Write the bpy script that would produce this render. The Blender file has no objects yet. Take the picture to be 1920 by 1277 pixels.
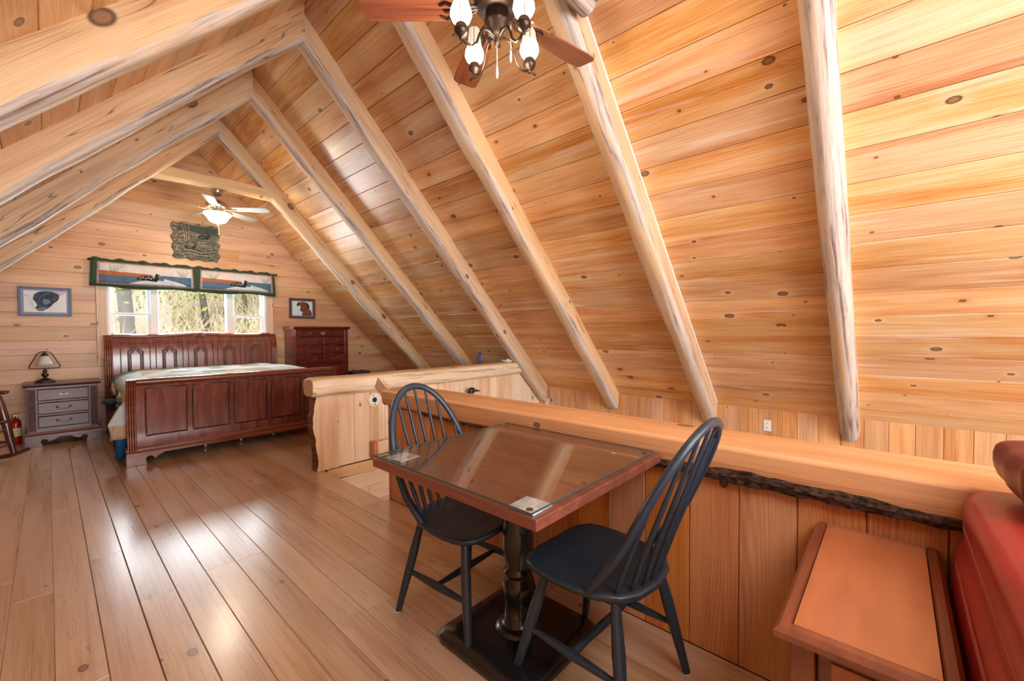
import bpy, math, random
from mathutils import Matrix, Vector, Euler, noise
random.seed(7)
scene = bpy.context.scene
COL = scene.collection
R = math.radians

# ------------------------------------------------------------------ camera
YAW, PITCH, ROLL, FPX, HC = R(47.74), R(1.20), R(-0.352), 789.94, 1.32
def look():
    f = Vector((math.sin(YAW)*math.cos(PITCH), math.cos(YAW)*math.cos(PITCH), -math.sin(PITCH)))
    r = Vector((math.cos(YAW), -math.sin(YAW), 0)); u = r.cross(f)
    c, s = math.cos(ROLL), math.sin(ROLL)
    r2 = c*r + s*u; u2 = -s*r + c*u
    return Matrix(((r2.x, u2.x, -f.x, 0), (r2.y, u2.y, -f.y, 0), (r2.z, u2.z, -f.z, HC), (0, 0, 0, 1)))
cd = bpy.data.cameras.new('camera'); cam = bpy.data.objects.new('camera', cd); COL.objects.link(cam)
cd.sensor_width = 36; cd.lens = FPX/1920*36; cd.clip_start = .02; cd.clip_end = 300
cam.matrix_world = look(); scene.camera = cam

# ------------------------------------------------------------------ view, world, sun, daylight
vs = scene.view_settings
vs.view_transform = 'Standard'; vs.look = 'None'; vs.gamma = 1; vs.use_curve_mapping = False
vs.exposure = 0.43
cy = scene.cycles; cy.max_bounces = 6; cy.diffuse_bounces = 3; cy.glossy_bounces = 3; cy.transmission_bounces = 4; cy.transparent_max_bounces = 10; cy.caustics_reflective = False; cy.caustics_refractive = False; cy.sample_clamp_indirect = 6; cy.adaptive_threshold = .1
w = bpy.data.worlds.new('sky'); scene.world = w; w.use_nodes = True
wn = w.node_tree.nodes; wl = w.node_tree.links
bg = wn['Background']; bg.inputs[0].default_value = (.88, .94, 1.0, 1); bg.inputs[1].default_value = 1.7
sd = bpy.data.lights.new('sun', 'SUN'); sun = bpy.data.objects.new('sun', sd); COL.objects.link(sun)
sd.energy = 3.2; sd.angle = R(3); sd.color = (1, .95, .86); sun.rotation_euler = (R(48), 0, R(-38)); sun.location = (0, 0, 12)
def area(name, loc, rot, sx, sy, power, col):
    d = bpy.data.lights.new(name, 'AREA'); d.shape = 'RECTANGLE'; d.size = sx; d.size_y = sy; d.energy = power; d.color = col
    o = bpy.data.objects.new(name, d); COL.objects.link(o); o.location = loc; o.rotation_euler = rot; return o
# daylight entering by the tall gable window at the end of the loft behind the camera
area('daylight_front_gable', (1.3, -4.45, 1.72), (R(90), 0, 0), 3.8, 2.6, 370, (.92, .96, 1.0))
# added fill light under the left slope behind the camera, brightens half wall and floor
area('roof_fill_light', (.36, -1.5, 2.86), (0, R(-46), 0), 1.2, 1.7, 60, (.95, .97, 1.0))
# daylight entering by the bedroom window
area('daylight_bedroom_window', (1.53, 8.22, 1.6), (R(-90), 0, 0), 2.0, 1.2, 110, (.88, .95, 1.0))
# ------------------------------------------------------------------ node helpers
class NT:
    def __init__(s, name):
        s.m = bpy.data.materials.new(name); s.m.use_nodes = True
        s.t = s.m.node_tree; s.n = s.t.nodes; s.l = s.t.links
        s.b = s.n['Principled BSDF']; s.out = s.n['Material Output']
    def node(s, typ, **kw):
        n = s.n.new(typ)
        for k, v in kw.items(): setattr(n, k, v)
        return n
    def put(s, sock, v):
        if isinstance(v, bpy.types.NodeSocket): s.l.new(v, sock)
        else: sock.default_value = v
    def math(s, op, a, b=0., c=None, clamp=False):
        n = s.node('ShaderNodeMath', operation=op, use_clamp=clamp)
        s.put(n.inputs[0], a); s.put(n.inputs[1], b)
        if c is not None: s.put(n.inputs[2], c)
        return n.outputs[0]
    def vmath(s, op, a, b=(0, 0, 0), out=0):
        n = s.node('ShaderNodeVectorMath', operation=op)
        s.put(n.inputs[0], a)
        if op == 'SCALE': s.put(n.inputs[3], b)
        else: s.put(n.inputs[1], b)
        return n.outputs[out]
    def mix(s, fac, a, b, mode='MIX'):
        n = s.node('ShaderNodeMix', data_type='RGBA', blend_type=mode)
        s.put(n.inputs[0], fac); s.put(n.inputs[6], a); s.put(n.inputs[7], b)
        return n.outputs[2]
    def remap(s, v, a, b, c=0., d=1., typ='LINEAR'):
        n = s.node('ShaderNodeMapRange', interpolation_type=typ)
        s.put(n.inputs[0], v); s.put(n.inputs[1], a); s.put(n.inputs[2], b); s.put(n.inputs[3], c); s.put(n.inputs[4], d)
        return n.outputs[0]
    def noise(s, vec, scale=1., detail=3., rough=.55, dist=0., dim='3D'):
        n = s.node('ShaderNodeTexNoise', noise_dimensions=dim)
        if vec is not None: s.put(n.inputs['Vector'], vec)
        n.inputs['Scale'].default_value = scale; n.inputs['Detail'].default_value = detail
        n.inputs['Roughness'].default_value = rough; n.inputs['Distortion'].default_value = dist
        return n.outputs[0]
    def ramp(s, fac, stops, interp='LINEAR'):
        n = s.node('ShaderNodeValToRGB'); r = n.color_ramp; r.interpolation = interp
        while len(r.elements) < len(stops): r.elements.new(.5)
        for e, (p, c) in zip(r.elements, stops): e.position = p; e.color = c if len(c) == 4 else (*c, 1)
        s.put(n.inputs[0], fac); return n.outputs[0]
    def bump(s, h, strength=.2, dist=.01):
        n = s.node('ShaderNodeBump'); n.inputs['Strength'].default_value = strength; n.inputs['Distance'].default_value = dist
        s.put(n.inputs['Height'], h); s.l.new(n.outputs[0], s.b.inputs['Normal'])

def lin(r, g, b):
    f = lambda c: (c/255/12.92) if c/255 <= .04045 else ((c/255+.055)/1.055)**2.4
    return (f(r), f(g), f(b), 1)

def wood(name, light, mid, dark, axis=0, knots=.55, ksize=1., rough=.42, coat=0., grain=1., tone=.5, white=0., cells=(1.9, 5.5), bump=.12, scratch=0., spec=.5, fold=False, crack=0.):
    """pine-like plank: grain runs along the local axis; per-board offset and tone"""
    t = NT(name)
    tc = t.node('ShaderNodeTexCoord'); oi = t.node('ShaderNodeObjectInfo'); rnd = oi.outputs['Random']
    sep = t.node('ShaderNodeSeparateXYZ'); t.l.new(tc.outputs['Object'], sep.inputs[0])
    order = {0: (0, 1, 2), 1: (1, 0, 2), 2: (2, 0, 1)}[axis]
    cx = t.node('ShaderNodeCombineXYZ')
    for k in range(3): t.l.new(sep.outputs[order[k]], cx.inputs[k])
    off = t.node('ShaderNodeCombineXYZ')
    t.put(off.inputs[0], t.math('MULTIPLY', rnd, 57.)); t.put(off.inputs[1], t.math('MULTIPLY', rnd, 131.)); t.put(off.inputs[2], t.math('MULTIPLY', rnd, 23.))
    src = cx.outputs[0]
    if fold:
        c2 = t.node('ShaderNodeCombineXYZ'); t.l.new(sep.outputs[order[0]], c2.inputs[0])
        t.put(c2.inputs[1], t.math('ADD', sep.outputs[order[1]], sep.outputs[order[2]])); src = c2.outputs[0]
    P = t.vmath('ADD', src, off.outputs[0])
    # knots
    S = (cells[0], cells[1], 0.0001)
    vo = t.node('ShaderNodeTexVoronoi', voronoi_dimensions='2D', feature='F1'); vo.inputs['Scale'].default_value = 1.
    PS = t.vmath('MULTIPLY', P, S); t.l.new(PS, vo.inputs['Vector'])
    d0 = t.vmath('SUBTRACT', PS, vo.outputs['Position'])
    dv = t.vmath('MULTIPLY', d0, (1/cells[0]*.62, 1/cells[1], 0))
    d = t.vmath('LENGTH', dv, out=1)
    cs = t.node('ShaderNodeSeparateColor'); t.l.new(vo.outputs['Color'], cs.inputs[0])
    gate = t.math('LESS_THAN', cs.outputs[0], knots)
    rad = t.math('MULTIPLY', t.math('MULTIPLY_ADD', t.math('POWER', cs.outputs[1], 2.2), .016, .0045), ksize)
    kd = t.math('DIVIDE', d, rad)
    core = t.math('MULTIPLY', t.remap(kd, 1.15, .8), gate)
    ring = t.math('MULTIPLY', t.math('SUBTRACT', 1., t.math('MULTIPLY', t.math('ABSOLUTE', t.math('SUBTRACT', kd, 1.)), 2.6), clamp=True), gate)
    halo = t.math('MULTIPLY', t.remap(kd, 4.2, 1.0, typ='SMOOTHSTEP'), gate)
    # grain
    sx = t.vmath('MULTIPLY', P, (.55, 7., 7.)); broad = t.noise(sx, 1., 2., .6, .4)
    bend = t.math('MULTIPLY', halo, .02)
    sp = t.node('ShaderNodeSeparateXYZ'); t.l.new(P, sp.inputs[0])
    low = t.noise(t.vmath('MULTIPLY', P, (.7, 3.6, 1.)), 1., 1.)
    ycoord = t.math('ADD', t.math('ADD', sp.outputs[1], bend), t.math('MULTIPLY', low, .26))
    lines = t.math('SINE', t.math('MULTIPLY', ycoord, 560.))
    lines = t.math('MULTIPLY_ADD', lines, .5, .5)
    fine = t.noise(t.vmath('MULTIPLY', P, (3., 95., 95.)), 1., 1., .6)
    g = t.math('ADD', t.math('MULTIPLY', broad, .62), t.math('MULTIPLY', fine, .30))
    g = t.math('ADD', g, t.math('MULTIPLY', lines, .055*grain))
    base = t.ramp(g, [(.32, dark), (.5, mid), (.72, light)])
    # per-board tone
    tn = t.math('MULTIPLY_ADD', rnd, tone, 1-tone*.5)
    hsv = t.node('ShaderNodeHueSaturation'); t.put(hsv.inputs['Value'], tn)
    t.put(hsv.inputs['Saturation'], t.math('MULTIPLY_ADD', t.math('FRACT', t.math('MULTIPLY', rnd, 17.3)), -.25, 1.10))
    t.put(hsv.inputs['Hue'], t.math('MULTIPLY_ADD', t.math('FRACT', t.math('MULTIPLY', rnd, 7.7)), .010, .495))
    t.put(hsv.inputs['Color'], base); c = hsv.outputs[0]
    if white:
        wn_ = t.noise(t.vmath('MULTIPLY', P, (1.1, 16., 16.)), 1., 2., .65)
        c = t.mix(t.math('MULTIPLY', t.remap(wn_, .56, .72), white), c, lin(240, 224, 205))
    if scratch:
        sc = t.noise(t.vmath('MULTIPLY', P, (5., 42., 3.)), 1., 3., .75, 1.2)
        c = t.mix(t.math('MULTIPLY', t.remap(sc, .62, .74), scratch), c, lin(84, 52, 36))
    if crack:
        cn = t.noise(t.vmath('MULTIPLY', P, (.5, 9., 1.)), 1., 2., .5, .3)
        ck = t.math('SUBTRACT', 1., t.math('MULTIPLY', t.math('ABSOLUTE', t.math('SUBTRACT', cn, .53)), 160.), clamp=True)
        c = t.mix(t.math('MULTIPLY', ck, crack), c, lin(88, 56, 40))
    c = t.mix(t.math('MULTIPLY', halo, .34), c, t.mix(t.math('GREATER_THAN', cs.outputs[2], .5), dark, light))
    c = t.mix(t.math('MULTIPLY', core, .75), c, lin(112, 62, 40))
    c = t.mix(t.math('MULTIPLY', ring, .9), c, lin(52, 28, 24))
    t.put(t.b.inputs['Base Color'], c)
    t.put(t.b.inputs['Roughness'], t.math('MULTIPLY_ADD', g, .18, rough-.09))
    t.b.inputs['Specular IOR Level'].default_value = spec
    if coat: t.b.inputs['Coat Weight'].default_value = coat; t.b.inputs['Coat Roughness'].default_value = .21
    return t.m

def plain(name, col, rough=.5, metal=0., vary=.0, nscale=20., spec=.5, bump=0., coat=0., stretch=(1, 1, 1), col2=None, sheen=0.):
    t = NT(name)
    if vary or bump or col2:
        tc = t.node('ShaderNodeTexCoord'); P = t.vmath('MULTIPLY', tc.outputs['Object'], stretch)
        nz = t.noise(P, nscale, 4., .6)
        c2 = col2 or tuple(x*(1-vary) for x in col[:3])+(1,)
        t.put(t.b.inputs['Base Color'], t.mix(t.remap(nz, .35, .65), col, c2))
        if bump: t.bump(nz, bump, .004)
    else: t.b.inputs['Base Color'].default_value = col
    t.b.inputs['Roughness'].default_value = rough; t.b.inputs['Metallic'].default_value = metal
    t.b.inputs['Specular IOR Level'].default_value = spec
    if coat: t.b.inputs['Coat Weight'].default_value = coat; t.b.inputs['Coat Roughness'].default_value = .1
    if sheen: t.b.inputs['Sheen Weight'].default_value = sheen
    return t.m

def emit(name, col, strength, base=(.9, .9, .9, 1)):
    t = NT(name); t.b.inputs['Base Color'].default_value = base
    t.b.inputs['Emission Color'].default_value = col; t.b.inputs['Emission Strength'].default_value = strength
    t.b.inputs['Roughness'].default_value = .3
    return t.m

def thin_glass(name, tint, r0=.035, rough=.0):
    t = NT(name); t.n.remove(t.b)
    tr = t.node('ShaderNodeBsdfTransparent'); tr.inputs[0].default_value = tint
    gl = t.node('ShaderNodeBsdfGlossy'); gl.inputs['Roughness'].default_value = rough
    lw = t.node('ShaderNodeLayerWeight'); lw.inputs[0].default_value = .5
    fr_ = t.math('MULTIPLY_ADD', t.math('POWER', lw.outputs['Facing'], 4.), .8, r0)
    mx = t.node('ShaderNodeMixShader'); t.l.new(fr_, mx.inputs[0])
    t.l.new(tr.outputs[0], mx.inputs[1]); t.l.new(gl.outputs[0], mx.inputs[2])
    t.l.new(mx.outputs[0], t.out.inputs[0]); return t.m

M = {}
M['ceil'] = wood('ceiling_pine', lin(238, 212, 172), lin(224, 174, 120), lin(196, 128, 72), knots=.55, tone=.3, white=.5, rough=.30, ksize=1.05)
M['gable'] = wood('gable_pine', lin(224, 186, 146), lin(208, 162, 122), lin(182, 130, 92), knots=.55, tone=.2, rough=.4, white=.2)
M['knee'] = wood('knee_wall_pine', lin(230, 188, 144), lin(214, 164, 118), lin(186, 128, 84), knots=.5, tone=.2, rough=.42)
M['stairw'] = wood('stair_wall_pine', lin(246, 228, 202), lin(238, 212, 180), lin(214, 176, 138), knots=.38, tone=.12, rough=.45)
M['stairz'] = wood('stair_end_pine', lin(246, 228, 202), lin(238, 212, 180), lin(214, 176, 138), axis=2, knots=.5, ksize=1.6, tone=.1, rough=.45)
M['halfw'] = wood('half_wall_pine', lin(214, 152, 92), lin(198, 126, 68), lin(166, 94, 46), knots=.30, ksize=1.5, tone=.16, rough=.36, grain=2.0)
M['floor'] = wood('floor_pine', lin(210, 182, 156), lin(196, 162, 132), lin(168, 130, 100), knots=.22, ksize=.8, tone=.14, rough=.30, coat=.75, grain=.6, scratch=.55)
M['rafter'] = wood('rafter_pine', lin(236, 208, 168), lin(226, 190, 146), lin(198, 154, 108), axis=0, knots=.5, ksize=1.5, tone=.1, rough=.55, cells=(1.5, 3.5), fold=True, crack=.8)
M['rail'] = wood('rail_slab_pine', lin(228, 180, 128), lin(214, 160, 106), lin(188, 130, 76), axis=1, knots=.45, ksize=1.3, tone=.05, rough=.4, grain=1.3, cells=(1.3, 4.), fold=True)
M['log'] = wood('log_rail_pine', lin(240, 212, 174), lin(230, 194, 152), lin(204, 160, 114), knots=.4, ksize=1.2, tone=.1, rough=.4, fold=True)
M['trimw'] = wood('window_trim_pine', lin(228, 198, 166), lin(216, 178, 142), lin(194, 150, 112), axis=2, knots=.35, tone=.12, rough=.42)
def weathered(name, a, b, c, axis=0):
    t = NT(name); tc = t.node('ShaderNodeTexCoord')
    st = [(1.3, 26, 26), (26, 1.3, 26), (26, 26, 1.3)][axis]
    P = t.vmath('MULTIPLY', tc.outputs['Object'], st); oi = t.node('ShaderNodeObjectInfo')
    P = t.vmath('ADD', P, t.vmath('SCALE', (31., 17., 5.), oi.outputs['Random']))
    n1 = t.noise(P, 1., 5., .7, .6); n2 = t.noise(t.vmath('MULTIPLY', P, (.8, .3, .3)), 1., 3.)
    col = t.ramp(n1, [(.36, c), (.46, a), (.58, b), (.72, a)])
    col = t.mix(t.remap(n2, .50, .66), col, lin(222, 190, 148))
    t.put(t.b.inputs['Base Color'], col); t.b.inputs['Roughness'].default_value = .6
    t.bump(n1, .5, .012); return t.m
M['wane'] = weathered('weathered_wane', lin(184, 170, 162), lin(212, 198, 182), lin(128, 104, 94))
M['bark'] = plain('bark', lin(96, 74, 62), .9, 0, .6, 45, .2, .9, stretch=(2, 1, 2), col2=lin(24, 18, 17))
M['barkcut'] = plain('bark_edge', lin(150, 98, 62), .8, 0, .5, 30, .2, .8, stretch=(4, 1, 1), col2=lin(84, 52, 36))
M['groove'] = plain('dark_backing', lin(54, 30, 18), .95)
def cherry(name, a, b, axis=2, rough=.22, coat=.4):
    t = NT(name); tc = t.node('ShaderNodeTexCoord'); oi = t.node('ShaderNodeObjectInfo')
    st = [(1.2, 18, 18), (18, 1.2, 18), (18, 18, 1.2)][axis]
    P = t.vmath('ADD', t.vmath('MULTIPLY', tc.outputs['Object'], st), t.vmath('SCALE', (13., 7., 29.), oi.outputs['Random']))
    n = t.noise(P, 1., 4., .6, .5); t.put(t.b.inputs['Base Color'], t.ramp(n, [(.3, b), (.7, a)]))
    t.b.inputs['Roughness'].default_value = rough; t.b.inputs['Coat Weight'].default_value = coat; t.b.inputs['Coat Roughness'].default_value = .12
    return t.m
M['cherry'] = cherry('cherry_wood', lin(142, 82, 66), lin(98, 50, 43))
M['cherryx'] = cherry('cherry_wood_rail', lin(140, 74, 48), lin(94, 42, 28), 0)
M['cherrydk'] = plain('cherry_dark_moulding', lin(44, 16, 13), .3, coat=.3)
M['chest'] = cherry('chest_cherry', lin(112, 36, 24), lin(70, 18, 14), 0, .24)
M['nightw'] = cherry('nightstand_cherry', lin(106, 54, 48), lin(70, 32, 30), 0, .34, .12)
M['tabletop'] = cherry('table_top_wood', lin(138, 80, 64), lin(102, 58, 48), 1, .34)
M['endtop'] = plain('end_table_wood', lin(188, 120, 80), .30, 0, .2, 1.6, .5, 0, .2, (1, 5, 1), lin(164, 96, 62))
M['endside'] = cherry('end_table_side_wood', lin(146, 84, 58), lin(112, 60, 42), 0, .35)
M['rocker'] = cherry('rocking_chair_wood', lin(104, 54, 40), lin(70, 32, 24), 2, .3)
M['black'] = plain('chair_black_paint', lin(42, 57, 72), .36, 0, .25, 60, .5)
M['pedblack'] = plain('pedestal_black_paint', lin(28, 28, 30), .25, 0, .2, 30, .5, 0, .2)
M['brass'] = plain('aged_brass', lin(150, 128, 92), .35, .9)
M['nickel'] = plain('brushed_nickel', lin(176, 166, 152), .3, .9)
M['bronze'] = plain('dark_bronze', lin(70, 56, 50), .35, .75)
M['white'] = plain('white_vinyl', lin(228, 232, 236), .4)
M['ivory'] = plain('white_plastic', lin(238, 234, 224), .4)
M['green'] = plain('green_cloth', lin(62, 86, 66), .9, 0, .25, 120, .2, .05)
M['plaid'] = plain('plaid_edging', lin(206, 184, 176), .9, 0, .3, 90, .2, 0, 0, (1, 1, 1), lin(150, 100, 98))
M['cream'] = plain('cream_cloth', lin(222, 218, 220), .9, 0, .08, 90, .2)
M['rust'] = plain('rust_cloth', lin(186, 112, 78), .9, 0, .12, 90, .2)
M['water'] = plain('blue_water_cloth', lin(92, 118, 146), .9, 0, .15, 60, .2)
M['foam'] = plain('pale_wave_cloth', lin(206, 218, 230), .9, 0, .08, 60, .2)
M['ink'] = plain('black_ink', lin(26, 28, 34), .8)
M['twig'] = plain('grey_twig_print', lin(120, 116, 116), .9)
M['leather'] = plain('red_leather', lin(158, 30, 38), .36, 0, .25, 3., .5, .0, .12, (1, 1, 1), lin(128, 20, 28))
M['leatherdk'] = plain('dark_red_leather', lin(112, 26, 28), .38, 0, .3, 8., .5, .25)
M['piping'] = plain('leather_piping', lin(146, 52, 44), .45)
M['glass'] = thin_glass('window_glass', (.97, .98, .98, 1), .008)
M['tglass'] = thin_glass('table_glass', (.96, .975, .965, 1))
M['glassedge'] = plain('glass_edge', lin(52, 74, 74), .15)
M['rubber'] = plain('black_rubber', lin(30, 28, 28), .5)
M['coaster'] = plain('coaster_print', lin(238, 244, 255), .4, 0, .4, 22, .5, 0, .3, (1, 1, 1), lin(160, 174, 194))
M['bulb'] = emit('lit_lantern_glass', (1, .90, .74, 1), 2.2, (.25, .22, .18, 1))
M['chimney'] = emit('lit_chimney_glass', (1, .84, .62, 1), .55, (.2, .17, .13, 1))
M['bowl'] = emit('lit_bowl_glass', (1, .88, .68, 1), 9.)
M['shade'] = plain('alabaster_glass', lin(206, 212, 216), .35, 0, .15, 10)
M['bladewood'] = wood('fan_blade_wood', lin(176, 112, 76), lin(146, 84, 54), lin(96, 50, 32), knots=.35, ksize=1.2, tone=.1, rough=.35, scratch=.7)
M['bladegrey'] = plain('fan_blade_silver', lin(150, 146, 140), .4)
M['red'] = plain('red_paint', lin(176, 22, 26), .25)
M['label'] = plain('paper_label', lin(224, 212, 150), .6)
M['skirt'] = plain('blue_cloth', lin(30, 84, 128), .9, 0, .3, 12, .2)
M['darkblue'] = plain('navy_cloth', lin(26, 40, 58), .9)
M['greybox'] = plain('dark_grey_vinyl', lin(66, 62, 64), .5, 0, .2, 30)
M['bluechair'] = plain('blue_vinyl', lin(48, 76, 116), .45)
M['duckblk'] = plain('decoy_black', lin(36, 40, 46), .4)
M['duckwht'] = plain('decoy_white', lin(206, 206, 200), .5)
M['plaque'] = plain('white_enamel', lin(236, 232, 218), .4)
M['frameA'] = plain('blue_grey_frame', lin(74, 88, 108), .4)
M['matA'] = plain('lavender_mat_board', lin(150, 156, 186), .8)
M['frameB'] = plain('dark_purple_frame', lin(64, 46, 52), .4)
M['matB'] = plain('mauve_mat_board', lin(120, 92, 98), .8)
M['paper'] = plain('print_paper', lin(232, 238, 246), .6, 0, .08, 8)
M['paperB'] = plain('print_paper_blue', lin(198, 222, 232), .6)
M['pinkprint'] = plain('pink_print', lin(206, 184, 214), .6)
M['dogblk'] = plain('charcoal_drawing', lin(40, 54, 74), .8, 0, .4, 30, .3, 0, 0, (1, 1, 1), lin(86, 102, 124))
M['doggrey'] = plain('grey_drawing', lin(128, 142, 164), .8, 0, .2, 40)
M['dogbrn'] = plain('brown_drawing', lin(140, 84, 56), .8, 0, .4, 40, .3, 0, 0, (1, 1, 1), lin(92, 50, 32))
M['dogdk'] = plain('dark_brown_drawing', lin(64, 34, 24), .8)

def quilt_mat():
    t = NT('patchwork_quilt'); tc = t.node('ShaderNodeTexCoord')
    P = t.vmath('MULTIPLY', tc.outputs['Object'], (4.2, 4.2, 4.2))
    v = t.node('ShaderNodeTexVoronoi', voronoi_dimensions='3D', distance='CHEBYCHEV'); v.inputs['Scale'].default_value = 1.
    v.inputs['Randomness'].default_value = .35; t.l.new(P, v.inputs['Vector'])
    cs = t.node('ShaderNodeSeparateColor'); t.l.new(v.outputs['Color'], cs.inputs[0])
    c = t.ramp(cs.outputs[0], [(0, lin(196, 204, 202)), (.30, lin(120, 146, 132)), (.45, lin(212, 212, 214)), (.62, lin(196, 160, 132)), (.74, lin(176, 192, 204)), (.88, lin(150, 168, 150))], 'CONSTANT')
    fine = t.noise(t.vmath('MULTIPLY', tc.outputs['Object'], (60, 60, 60)), 1., 2.)
    c = t.mix(t.math('MULTIPLY', t.remap(fine, .4, .7), .25), c, lin(150, 150, 140))
    t.put(t.b.inputs['Base Color'], c); t.b.inputs['Roughness'].default_value = .95
    t.bump(t.noise(t.vmath('MULTIPLY', tc.outputs['Object'], (30, 30, 30)), 1., 2.), .4, .01); return t.m
M['quilt'] = quilt_mat()
def carve_mat():
    t = NT('carved_relief'); tc = t.node('ShaderNodeTexCoord')
    P = t.vmath('MULTIPLY', tc.outputs['Object'], (12, 12, 75)); n = t.noise(P, 1., 5., .75, 1.8)
    c = t.ramp(n, [(.38, lin(20, 26, 28)), (.47, lin(72, 92, 84)), (.52, lin(40, 52, 52)), (.58, lin(200, 178, 156))])
    t.put(t.b.inputs['Base Color'], c); t.b.inputs['Roughness'].default_value = .6; t.bump(n, .8, .01); return t.m
M['carve'] = carve_mat()
M['carvelt'] = plain('carved_pale', lin(188, 160, 136), .6, 0, .3, 60)
M['carvegrn'] = plain('carved_dark_green', lin(62, 80, 66), .6, 0, .4, 14, .3, .3)

# ------------------------------------------------------------------ mesh helpers
def addobj(name, me, parent=None):
    o = bpy.data.objects.new(name, me); COL.objects.link(o)
    if parent is not None: o.parent = parent
    return o
def tag(o, label=None, cat=None, group=None, kind=None):
    if label: o['label'] = label
    if cat: o['category'] = cat
    if group: o['group'] = group
    if kind: o['kind'] = kind
    return o
def thing(name, label, cat, loc=(0, 0, 0), group=None, kind=None):
    o = addobj(name, None); o.location = loc; o.empty_display_size = .05
    return tag(o, label, cat, group, kind)
def wloc(o):
    v = Vector((0, 0, 0))
    while o is not None: v = v + o.location; o = o.parent
    return v
class MB:
    def __init__(s): s.v = []; s.f = []; s.mi = []; s.sm = []
    def add(s, vs_, fs, mi=0, sm=False):
        b = len(s.v); s.v += [tuple(p) for p in vs_]
        for f in fs: s.f.append(tuple(i+b for i in f)); s.mi.append(mi); s.sm.append(sm)
        return s
    def box(s, x0, x1, y0, y1, z0, z1, mi=0):
        p = [(x, y, z) for z in (z0, z1) for y in (y0, y1) for x in (x0, x1)]
        return s.add(p, [(0, 2, 3, 1), (4, 5, 7, 6), (0, 1, 5, 4), (2, 6, 7, 3), (0, 4, 6, 2), (1, 3, 7, 5)], mi)
    def obox(s, c, ax, ay, az, hx, hy, hz, mi=0):
        c, ax, ay, az = Vector(c), Vector(ax).normalized(), Vector(ay).normalized(), Vector(az).normalized()
        p = [c+ax*(sx*hx)+ay*(sy*hy)+az*(sz*hz) for sz in (-1, 1) for sy in (-1, 1) for sx in (-1, 1)]
        return s.add(p, [(0, 2, 3, 1), (4, 5, 7, 6), (0, 1, 5, 4), (2, 6, 7, 3), (0, 4, 6, 2), (1, 3, 7, 5)], mi)
    def rings(s, rings, closed=True, cap=True, mi=0, sm=True, loop=False):
        n = len(rings[0]); vs_ = [p for r in rings for p in r]; fs = []
        m = len(rings)
        for i in range(m if loop else m-1):
            a, b = i*n, ((i+1) % m)*n
            for j in range(n if closed else n-1):
                k = (j+1) % n; fs.append((a+j, a+k, b+k, b+j))
        s.add(vs_, fs, mi, sm)
        if cap and not loop and closed:
            s.add(rings[0], [tuple(range(n))[::-1]], mi, False); s.add(rings[-1], [tuple(range(n))], mi, False)
        return s
    def tube(s, pts, r, n=10, mi=0, flat=1., up=None, loop=False, cap=True):
        pts = [Vector(p) for p in pts]; m = len(pts)
        rr = r if isinstance(r, (list, tuple)) else [r]*m
        rings = []; prev = None
        for i, p in enumerate(pts):
            a = pts[i-1] if (i > 0 or loop) else pts[i]; b = pts[(i+1) % m] if (i < m-1 or loop) else pts[i]
            d = (b-a).normalized()
            if prev is None:
                u = Vector(up) if up else (Vector((0, 0, 1)) if abs(d.z) < .9 else Vector((1, 0, 0)))
            else: u = prev
            u = (u-d*u.dot(d)).normalized(); prev = u; w_ = d.cross(u)
            rings.append([p+u*(math.cos(2*math.pi*k/n)*rr[i]*flat)+w_*(math.sin(2*math.pi*k/n)*rr[i]) for k in range(n)])
        return s.rings(rings, True, cap, mi, True, loop)
    def lathe(s, prof, c=(0, 0, 0), n=20, mi=0, cap=True, sx=1., sy=1.):
        rings = [[(c[0]+math.cos(2*math.pi*k/n)*r*sx, c[1]+math.sin(2*math.pi*k/n)*r*sy, c[2]+z) for k in range(n)] for r, z in prof]
        return s.rings(rings, True, cap, mi)
    def prism(s, poly, o, ex, ey, ez, depth, mi=0):
        o, ex, ey, ez = Vector(o), Vector(ex), Vector(ey), Vector(ez); n = len(poly)
        a = [o+ex*x+ey*y for x, y in poly]; b = [p+ez*depth for p in a]
        s.add(a+b, [tuple(range(n))[::-1], tuple(range(n, 2*n))]+[(i, (i+1) % n, n+(i+1) % n, n+i) for i in range(n)], mi)
        return s
    def ball(s, c, r, n=12, m=8, mi=0):
        rx, ry, rz = r if isinstance(r, (list, tuple)) else (r, r, r)
        rings = [[(c[0]+rx*math.sin(t)*math.cos(2*math.pi*k/n), c[1]+ry*math.sin(t)*math.sin(2*math.pi*k/n), c[2]-rz*math.cos(t)) for k in range(n)]
                 for t in [math.pi*max(.02, min(.98, i/m)) for i in range(m+1)]]
        return s.rings(rings, True, True, mi)
    def build(s, name, mats, parent=None, bevel=0., seg=2, world=True, subs=0, kind=None, label=None, fix=True):
        off = wloc(parent) if (parent is not None and world) else Vector((0, 0, 0))
        me = bpy.data.meshes.new(name)
        me.from_pydata([Vector(p)-off for p in s.v], [], s.f)
        for m_ in (mats if isinstance(mats, (list, tuple)) else [mats]): me.materials.append(m_)
        me.polygons.foreach_set('material_index', s.mi); me.polygons.foreach_set('use_smooth', s.sm)
        me.update()
        if fix:
            import bmesh
            bm = bmesh.new(); bm.from_mesh(me); bmesh.ops.recalc_face_normals(bm, faces=bm.faces); bm.to_mesh(me); bm.free()
        o = addobj(name, me, parent)
        if bevel:
            b = o.modifiers.new('bevel', 'BEVEL'); b.width = bevel; b.segments = seg; b.limit_method = 'ANGLE'; b.angle_limit = R(40)
        if subs:
            b = o.modifiers.new('subsurf', 'SUBSURF'); b.levels = subs; b.render_levels = subs
        if kind: o['kind'] = kind
        if label: o['label'] = label
        return o
def one(name, mb, mats, label, cat, loc, group=None, kind=None, **kw):
    """a thing that is one mesh, origin at its base"""
    o = mb.build(name, mats, None, **kw)
    off = Vector(loc)
    for v in o.data.vertices: v.co -= off
    o.location = off
    return tag(o, label, cat, group, kind)

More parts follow.
